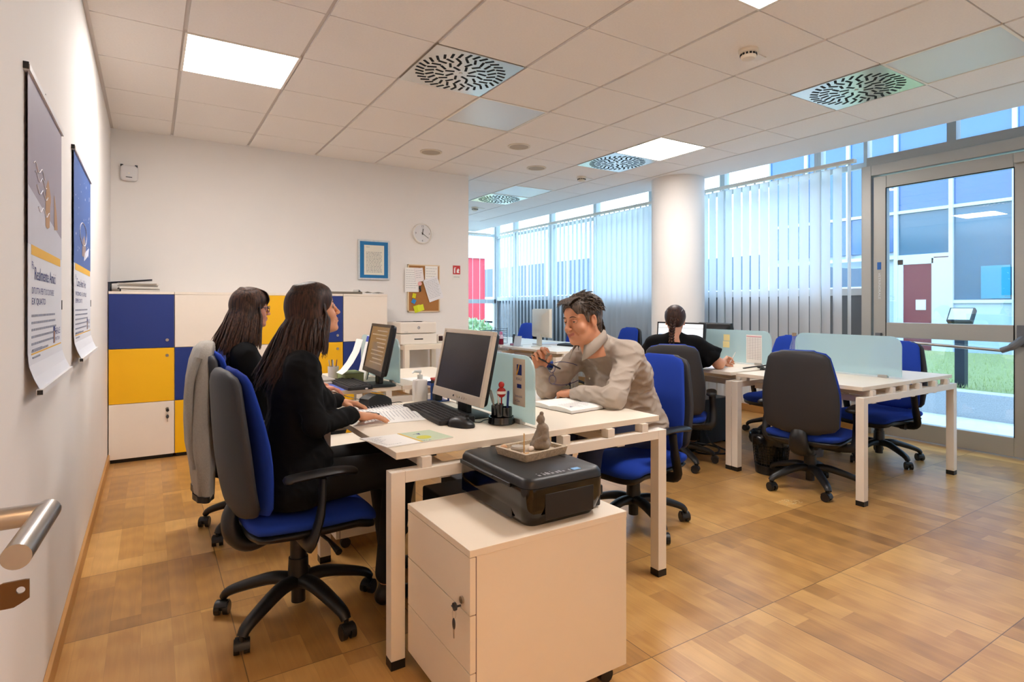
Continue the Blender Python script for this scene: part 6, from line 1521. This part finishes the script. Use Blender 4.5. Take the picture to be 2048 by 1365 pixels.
# ---------------------------------------------------------------- man in the beige shirt
M_shirt = mat('beige_shirt', 'ab9e91', .8, bump=.25, bscale=900, vary=.05, vscale=200, stretch=(1, 1, .2)); M_jean = mat('navy_trousers', '1a2340', .85, bump=.2, bscale=500)
skin3 = skinmat('skin_tanned', 'cb8f6e', .12); hair3 = hairmat('grey_brown_hair', '1c1310', '74655a')
J3 = dict(pelvis=(2.60, -3.44, .56), chest=(2.47, -3.44, .83), neck=(2.315, -3.46, 1.015), shL=(2.395, -3.615, .965), shR=(2.36, -3.285, .965), elL=(2.165, -3.745, .775), elR=(2.085, -3.305, .775), wrL=(2.125, -3.50, .773), wrR=(2.050, -3.285, .868),
          hipL=(2.60, -3.52, .53), hipR=(2.60, -3.36, .53), knL=(2.20, -3.54, .55), knR=(2.20, -3.30, .55), anL=(2.15, -3.54, .10), anR=(2.15, -3.30, .10), headbase=(2.27, -3.462, 1.06), fwd=(-1, 0, 0), w=1.0, d=1.0)
HM3 = headmat((2.19, -3.475, 1.152), 184, 9, 4)
# left fist on the table, right hand raised holding pen and glasses
Lm = T(2.125, -3.485, .775) @ frame((-.25, .95, -.12), (-.15, .0, 1)); Rm = T(2.049, -3.285, .880) @ frame((-.12, .02, 1), (.15, .92, .0))
P3, off3 = person('smiling man in a beige shirt leaning on the desk with pen and glasses raised', (2.60, -3.44, .46), J3, skin3, HM3, 1.04, False, 1.0, (1, .12, -.05), [
    (Lm, [(.9, 1.2, .8), (1.0, 1.25, .8), (1.1, 1.3, .8), (1.15, 1.3, .8)], .03, (.35, .5), -1, 1.0), (Rm, [(.75, .9, .5), (.85, 1.0, .5), (1.0, 1.1, .6), (1.1, 1.1, .6)], .04, (.45, .75), 1, 1.0)], None, M_jean, M_shoe)
def ex3(s):
    s.cap((2.40, -3.47, .93), (2.262, -3.468, 1.035), .095, .066, .03)
    s.ell((2.44, -3.44, .72), (.155, .17, .15), .06)
    s.cap((2.36, -3.63, .95), (2.47, -3.58, .86), .065, .08, .05)
def post3(s):
    s.ell((2.188, -3.468, 1.02), (.045, .032, .085), .01, 's'); s.cap((2.245, -3.470, 1.02), (2.215, -3.470, 1.13), .058, .07, .004, 's')
def folds3(s):
    # directional folds: along the sleeves and across the waist
    X, Y, Z = np.meshgrid(*s.ax, indexing='ij', sparse=True)
s = arms_top(J3, .004, .0048, .94, .012, (.054, .050, .038), (.0075, 75, 21), hem=.52, extra=ex3, post=post3); V, F = s.mesh(); npmesh('shirt', V+off3, F, [M_shirt], P3)
def hp(M, sc, p, off): return tuple(np.array(M @ (Vector(p)*sc))+off)
# collar, placket, buttons
mb = MB()
nb_ = Vector((2.246, -3.470, 1.035)); 
def colpt(a, r, z, tilt=.0): # a=0 front (-x)
    return (nb_.x-math.cos(a)*r+off3[0]-.018*0, nb_.y-math.sin(a)*r+off3[1], nb_.z+z-.040*math.cos(a)+off3[2])
n = 22; inner, fold, outer = [], [], []
for i in range(n+1):
    a = -PI*.90+1.8*PI*i/n; dz = 0
    inner.append(colpt(a, .066, .0)); fold.append(colpt(a, .073, .034)); pt = max(0, 1-(PI*.9-abs(PI*.9-0)) ) 
# open collar: gap at the front
mb = MB(); N2 = 26; rows_ = [[], [], [], []]
for i in range(N2+1):
    a = math.radians(28+304*i/N2)            # from front-right round the back to front-left
    e = min(i, N2-i)/N2; tip = max(0, 1-e*4.5)
    rows_[0].append(colpt(a, .064, -.01)); rows_[1].append(colpt(a, .066+.004, .036)); rows_[2].append(colpt(a, .077, .034)); rows_[3].append(colpt(a, .092+.020*tip, -.012-.048*tip))
mb.loft(rows_, cap=False, close=False)
mb.build('collar', M_shirt, P3, smooth=True, solid=.003, angle=80)
# hair: cap and short tousled locks
q3 = lambda x, y, z: hp(HM3, 1.04, (x, y, z), off3)
s = Fld(np.array(q3(0, 0, .02))-.17, np.array(q3(0, 0, .02))+.17, .004); R3m = np.array(HM3.to_3x3()); 
s.ell(q3(-.018, 0, .040), (.108, .087, .093), 0, 'u', R3m); s.ell(q3(.022, 0, .062), (.078, .074, .058), .02, 'u', R3m); s.chain([q3(-.07, 0, -.01), q3(-.075, 0, -.075), q3(-.083, 0, -.115)], [.045, .032, .014], .03)
for y in (-1, 1): s.cap(q3(-.045, y*.055, -.02), q3(-.07, y*.035, -.09), .026, .012, .02); s.cap(q3(.028, y*.072, .03), q3(.026, y*.073, -.012), .012, .007, .01)
s.ell(q3(.125, 0, -.018), (.078, .078, .118), .006, 's', R3m); s.ell(q3(.035, .0, -.055), (.075, .11, .060), .006, 's', R3m)
for y in (-1, 1): s.ell(q3(.0, y*.088, -.008), (.026, .03, .034), .004, 's', R3m)
V, F = s.mesh(); npmesh('hair', V, F, [hair3], P3)
rg = random.Random(8); mb = MB(); pl = []
for k in range(620):
    th_ = rg.uniform(0, 2*PI); ph = math.acos(rg.uniform(.02, 1)); 
    x0, y0, z0 = -.018+.108*math.sin(ph)*math.cos(th_), .085*math.sin(ph)*math.sin(th_), .042+.093*math.cos(ph)
    if x0 > .070 and z0 < .088: continue
    if x0 > .01 and z0 < .062 and abs(y0) > .05 and x0 > .04: continue
    nx, ny, nz = (x0+.018)/.108, y0/.085, (z0-.04)/.093
    ln = rg.uniform(.024, .048); dirx, diry, dirz = -.9+.35*rg.gauss(0, 1), .35*rg.gauss(0, 1)+ny*.3, -.25+.25*rg.gauss(0, 1)
    if x0 > .045: dirx, dirz = rg.uniform(-.6, .7), rg.uniform(-.3, .1)
    dn = dirx*nx+diry*ny+dirz*nz; dirx -= dn*nx; diry -= dn*ny; dirz -= dn*nz; lift = rg.uniform(.02, .22)
    P = [(x0, y0, z0)]
    for i in (1, 2, 3): v = i/3; P.append((x0+dirx*ln*v+nx*ln*lift*v, y0+diry*ln*v+ny*ln*lift*v, z0+dirz*ln*v+nz*ln*lift*v-.25*ln*v*v))
    pl.append([q3(*p) for p in P])
for k in range(90):      # nape
    y0 = rg.uniform(-.05, .05); z0 = rg.uniform(-.06, .0); pl.append([q3(-.098+.6*abs(y0)**1.3, y0, z0), q3(-.106+.6*abs(y0)**1.3, y0*1.02, z0-.02), q3(-.110+.4*abs(y0), y0*1.02, z0-.042), q3(-.118+.3*abs(y0), y0, z0-.058)])
for k in range(44):      # fringe sweeping forward
    y0 = -.05+.1*k/43; pl.append([q3(.03, y0, .12), q3(.075, y0*1.0-.004, .112), q3(.092, y0*.95-.010, .100), q3(.100+rg.uniform(-.014, .008), y0*.9-.018, .088+rg.uniform(-.010, .010))])
locks(mb, pl, .0040, 6, .5); mb.build('hair_locks', hair3, P3, smooth=True, angle=80)
mb = MB()
for y in (-1, 1): locks(mb, [[q3(.094-.016*v*v, y*(.014+.036*v), .0235+.006*math.sin(PI*v)-.004*v) for v in (0, .3, .6, 1)]], .0034)
mb.build('eyebrows', mat('brow_dark', '33231a', .8), P3, smooth=True)
mb = MB()
for (x, z) in ((2.302, .905), (2.262, .835), (2.252, .765)):
    mb.sphere((x-.0+off3[0]-.005, -3.452+off3[1], z+off3[2]), (.003, .0055, .0055), 0, 10, 6)
mb.build('buttons', mat('button_pearl', 'e6dccb', .3), P3, smooth=True)
mb = MB(); mb.tube([(x+off3[0], -3.46+off3[1], z+off3[2]) for x, z in ((2.315, .95), (2.30, .905), (2.262, .835), (2.25, .74))], [.012]*4, 4, 0, True, None, .25, up=(1, 0, 0)); 
# held pen and glasses
rp = lambda p: tuple(np.array(Rm @ Vector(p)))
pen('black pen held by the man in the beige shirt', (1.985, -3.30, .965), (2.135, -3.355, .885), M_black, .0048, None)
t = thing('glasses', 'dark-rimmed spectacles dangling from the raised hand of the man', 'glasses', (2.065, -3.375, .865)); M_gl = mat('rim_violet', '3c3a66', .25)
gx0, gy0, gz0 = 2.06, -3.36, .86
def gpt(x, y, z): return (x, y, z)
dn_, rt_ = Vector((.10, .02, -.99)).normalized(), Vector((.78, -.62, .05)).normalized()
def gp(a, b): return tuple(dn_*a+rt_*b)
for sgn in (-1, 1):
    mb = MB(); mb.tube([gp(sgn*.031+.0235*math.cos(a), .018*math.sin(a)) for a in [2*PI*k/24 for k in range(25)]], .0018, 6); mb.build('rim', M_gl, t, smooth=True)
mb = MB(); mb.tube([gp(-.008, .004), gp(0, .007), gp(.008, .004)], .0017, 6); mb.build('bridge', M_gl, t, smooth=True)
for sgn in (-1, 1):
    mb = MB(); mb.tube(smoothcurve([gp(sgn*.054, 0), gp(sgn*.062, .045), gp(sgn*.055, .095), gp(sgn*.040, .135)], 4), .0018, 6); mb.build('temple', M_gl, t, smooth=True)
# ---------------------------------------------------------------- woman with the braid, seen from behind
skin4 = skinmat('skin_light', 'd59c7d'); hair4 = hairmat('chestnut_hair', '1a0f0c', '4f3024')
fw4 = np.array((.78, .626, 0)); lf4 = np.array((-.626, .78, 0)); c4 = np.array((3.755, -2.675, 0))
def w4(f, l, z): return tuple(c4+fw4*f+lf4*l+np.array((0, 0, z)))
J4 = dict(pelvis=w4(-.02, 0, .56), chest=w4(.02, 0, .82), neck=w4(.015, 0, .985), shL=w4(.04, .175, .915), shR=w4(.04, -.175, .915), elL=w4(.16, .24, .765), elR=(4.06, -2.85, .768), wrL=w4(.36, .16, .765), wrR=(4.215, -2.775, .768),
          hipL=w4(.0, .09, .53), hipR=w4(.0, -.09, .53), knL=w4(.40, .12, .55), knR=w4(.40, -.12, .55), anL=w4(.38, .12, .1), anR=w4(.38, -.12, .1), headbase=w4(.03, 0, 1.03), fwd=tuple(fw4), w=.95, d=.92)
HM4 = headmat((3.79, -2.648, 1.108), 38, 8, 0)
Rm4 = T(4.222, -2.772, .772) @ frame((.88, .40, .10), (-.40, .80, .35))
P4, off4 = person('woman with a braid and black top seen from behind at the far double desk', w4(0, 0, .46), J4, skin4, HM4, .90, True, .3, (1, 0, 0), [
    (Rm4, [(.6, .8, .4), (.8, .9, .5), (.9, 1.0, .5), (1.0, 1.0, .5)], .04, (.4, .6), 1, .88), (T(*w4(.37, .16, .762)) @ frame(tuple(fw4), (0, 0, 1)), RELAX, .1, (.5, .3), -1, .88)], None, M_trb, M_shoe, hh=.0034, bare=True)
s = Fld(*bbox([J4[k] for k in ('pelvis', 'chest', 'neck', 'shL', 'shR', 'elL', 'elR')], .14), .006); torso_field(s, J4, .008)
for q in 'LR':
    a, b = np.array(J4['sh'+q]), np.array(J4['el'+q]); m_ = a+(b-a)*.42; s.cap(a, m_, .060, .082, .03); s.cap(a+(b-a)*.35, a+(b-a)*.62, .09, .115, 0, 's') if False else None
s.d = np.maximum(s.d, (.50-s.ax[2][None, None, :]).astype(f32)); V, F = s.mesh(); npmesh('top', V+off4, F, [M_top2], P4)
for q, sg in (('R', -1), ('L', 1)):
    mb = MB(); a, b = Vector(J4['sh'+q]), Vector(J4['el'+q]); d_ = (b-a).normalized(); u = d_.cross(Vector((0, 0, 1))).normalized(); w_ = u.cross(d_); rg = random.Random(3); R = []
    for v, r in ((.05, .052), (.25, .068), (.45, .088), (.62, .105)):
        R.append([tuple(Vector(off4)+a+d_*((b-a).length*v)+(u*math.cos(x)+w_*math.sin(x))*r*(1+.10*v*math.sin(x*7+1))+Vector((0, 0, -.01*v))) for x in [2*PI*k/48 for k in range(48)]])
    mb.loft(R, cap=False)
    mb.build('flutter_sleeve', M_top2, P4, smooth=True, solid=.003, angle=80)
q4 = lambda x, y, z: hp(HM4, .90, (x, y, z), off4); R4m = np.array(HM4.to_3x3())
s = Fld(np.array(q4(0, 0, .0))-.16, np.array(q4(0, 0, .0))+.16, .004)
s.ell(q4(-.016, 0, .036), (.102, .082, .093), 0, 'u', R4m); s.ell(q4(.02, 0, .048), (.068, .066, .062), .02, 'u', R4m); s.ell(q4(-.055, 0, -.015), (.045, .055, .05), .03, 'u', R4m)
s.ell(q4(.12, 0, -.03), (.075, .075, .115), .006, 's', R4m)
for y in (-1, 1): s.ell(q4(.005, y*.088, -.03), (.03, .028, .045), .004, 's', R4m)
V, F = s.mesh(); npmesh('hair', V, F, [hair4], P4)
mb = MB(); pl = []; rg = random.Random(4)
for k in range(110):
    ph = math.radians(rg.uniform(0, 178)); sd = rg.choice((-1, 1)); ys = sd*math.sin(ph)*.078; xs__ = math.cos(ph)*.098
    pl.append([q4(.05+.02*math.cos(ph), ys*.6, .104), q4(xs__*.6-.02, ys*1.0, .085+.01*math.cos(ph)), q4(-.07, ys*.95, .035), q4(-.103, ys*.35, -.018)])
for k in range(60):
    y = rg.uniform(-.07, .07); pl.append([q4(.02, y*.7, .118-.25*abs(y)), q4(-.03, y*.95, .126-.35*abs(y)), q4(-.092, y*.85, .085-.2*abs(y)), q4(-.113, y*.4, .01)])
locks(mb, pl, .0042, 5, .4)
mb.build('hair_locks', hair4, P4, smooth=True, angle=80)
mb = MB(); bp = [q4(-.118, .004+.010*math.sin(i*.3), -.005-.024*i) for i in range(11)]; bp = [(p[0]-.004*i*.3, p[1], p[2]) for i, p in enumerate(bp)]
for i, p in enumerate(bp):
    r = .024*(1-.045*i)
    for sd in (-1, 1):
        a = np.array(p)+lf4*sd*.010; M = Matrix.Translation(Vector(a)) @ frame(tuple(-lf4*sd*.7+np.array((0, 0, -1))), tuple(-fw4)); mb.sphere((0, 0, 0), (r*.95, r*.55, r*.6), 0, 12, 8, M)
e = bp[-1]; locks(mb, [[e, (e[0]+.006*j, e[1]-.004*j, e[2]-.03), (e[0]+.008*j, e[1]-.006*j, e[2]-.065)] for j in (-1, 0, 1)], .009)
mb.build('braid', hair4, P4, smooth=True, angle=80)
mb = MB()
for sd in (-1, 1): mb.tube([q4(-.117, sd*.004, .045), q4(-.119, sd*.022, .015), q4(-.113, sd*.036, -.015)], [.0025, .0032, .0022], 6)
mb.build('hair_clip', mat('rose_gold', 'd8a585', .25, metal=.8), P4, smooth=True)
hx4 = np.array(Rm4 @ Vector((.085, .02, .0)))
pen('white pen held by the woman with the braid', tuple(np.array(Rm4 @ Vector((.07, .02, -.035)))), (4.335, -2.80, .845), mat('pen_white', 'e9e6e2', .3), .004)
# ---------------------------------------------------------------- cardigan over the second chair
t = thing('cardigan', 'grey knitted cardigan hanging over the back of the second chair', 'cardigan', (.55, -2.36, 0))
M_kn = mat('grey_knit', 'a39d94', .95, bump=.8, bscale=160, vary=.12, vscale=120, bdist=.003)
R = []; rg = random.Random(6)
prof = [(1.035, .02, .10, .02), (1.03, .035, .135, .012), (1.0, .050, .165, .0), (.94, .056, .185, -.01), (.85, .060, .20, -.018), (.74, .064, .21, -.022), (.62, .066, .215, -.022), (.50, .064, .215, -.02), (.40, .056, .21, -.012), (.30, .050, .205, -.008), (.25, .046, .20, -.006)]
for i, (z, hx_, hy_, dx) in enumerate(prof):
    ring = []
    for k in range(56):
        a = 2*PI*k/56; f = 1+.10*min(1, i/4)*math.sin(a*9+.5*i*.3)+.05*math.sin(a*4+i*.5); ring.append((dx-.03+hx_*f*math.copysign(abs(math.cos(a))**.8, math.cos(a)), hy_*(1+.03*math.sin(a*6+i))*math.copysign(abs(math.sin(a))**.8, math.sin(a)), z))
    R.append(ring)
mb = MB(); mb.loft(R); mb.build('knit_body', M_kn, t, smooth=True, angle=80)
mb = MB(); mb.tube(smoothcurve([(-.07, -.16, .96), (-.105, -.17, .85), (-.11, -.165, .72), (-.10, -.15, .60), (-.095, -.145, .48), (-.085, -.15, .40)], 4), [.035]*8+[.036]*6+[.032]*7, 14, 0, True, None, .6); mb.build('sleeve', M_kn, t, smooth=True, angle=80)
mb = MB(); mb.loft([[(x*1.06-.002, y*1.03, z) for x, y, z in [(p[0], p[1], .262) for p in R[-1]]], [(x*1.06-.002, y*1.03, z) for x, y, z in [(p[0], p[1], .232) for p in R[-1]]]], cap=True); mb.build('hem', M_black, t, smooth=True, angle=60)

# ---------------------------------------------------------------- seated stone figurine in the zen tray
s = Fld((-.06, -.06, -.01), (.06, .06, .15), .0016)
s.ell((0, 0, .018), (.030, .036, .018), .0); s.cap((-.004, -.030, .016), (.026, .010, .014), .013, .010, .008); s.cap((-.004, .030, .016), (.026, -.010, .014), .013, .010, .008)
s.cap((-.008, 0, .02), (-.006, 0, .065), .022, .019, .01); s.cap((-.006, -.014, .068), (-.006, .014, .068), .013, .013, .01)
for y in (-1, 1): s.chain([(-.006, y*.021, .066), (.000, y*.029, .042), (.020, y*.012, .030)], [.010, .009, .007], .006)
s.cap((-.004, 0, .07), (0, 0, .088), .008, .008, .006); s.ell((.001, 0, .097), (.014, .012, .0165), .004); s.ell((-.002, 0, .116), (.007, .007, .007), .004); s.ell((.0145, 0, .095), (.003, .0022, .005), .003)
for y in (-1, 1): s.ell((.0, y*.012, .095), (.003, .002, .007), .002)
V, F = s.mesh(); o = npmesh('stone_figurine', V*1.06, F, [mat('figurine_stone', '8d8072', .9, vary=.3, vscale=120, bump=.6, bscale=250)], None)
o.location = (1.432, -4.19, ZP+.0135); o.rotation_euler = (0, 0, math.radians(170)); tag(o, 'grey stone seated figurine in the zen tray on the printer', 'figurine')
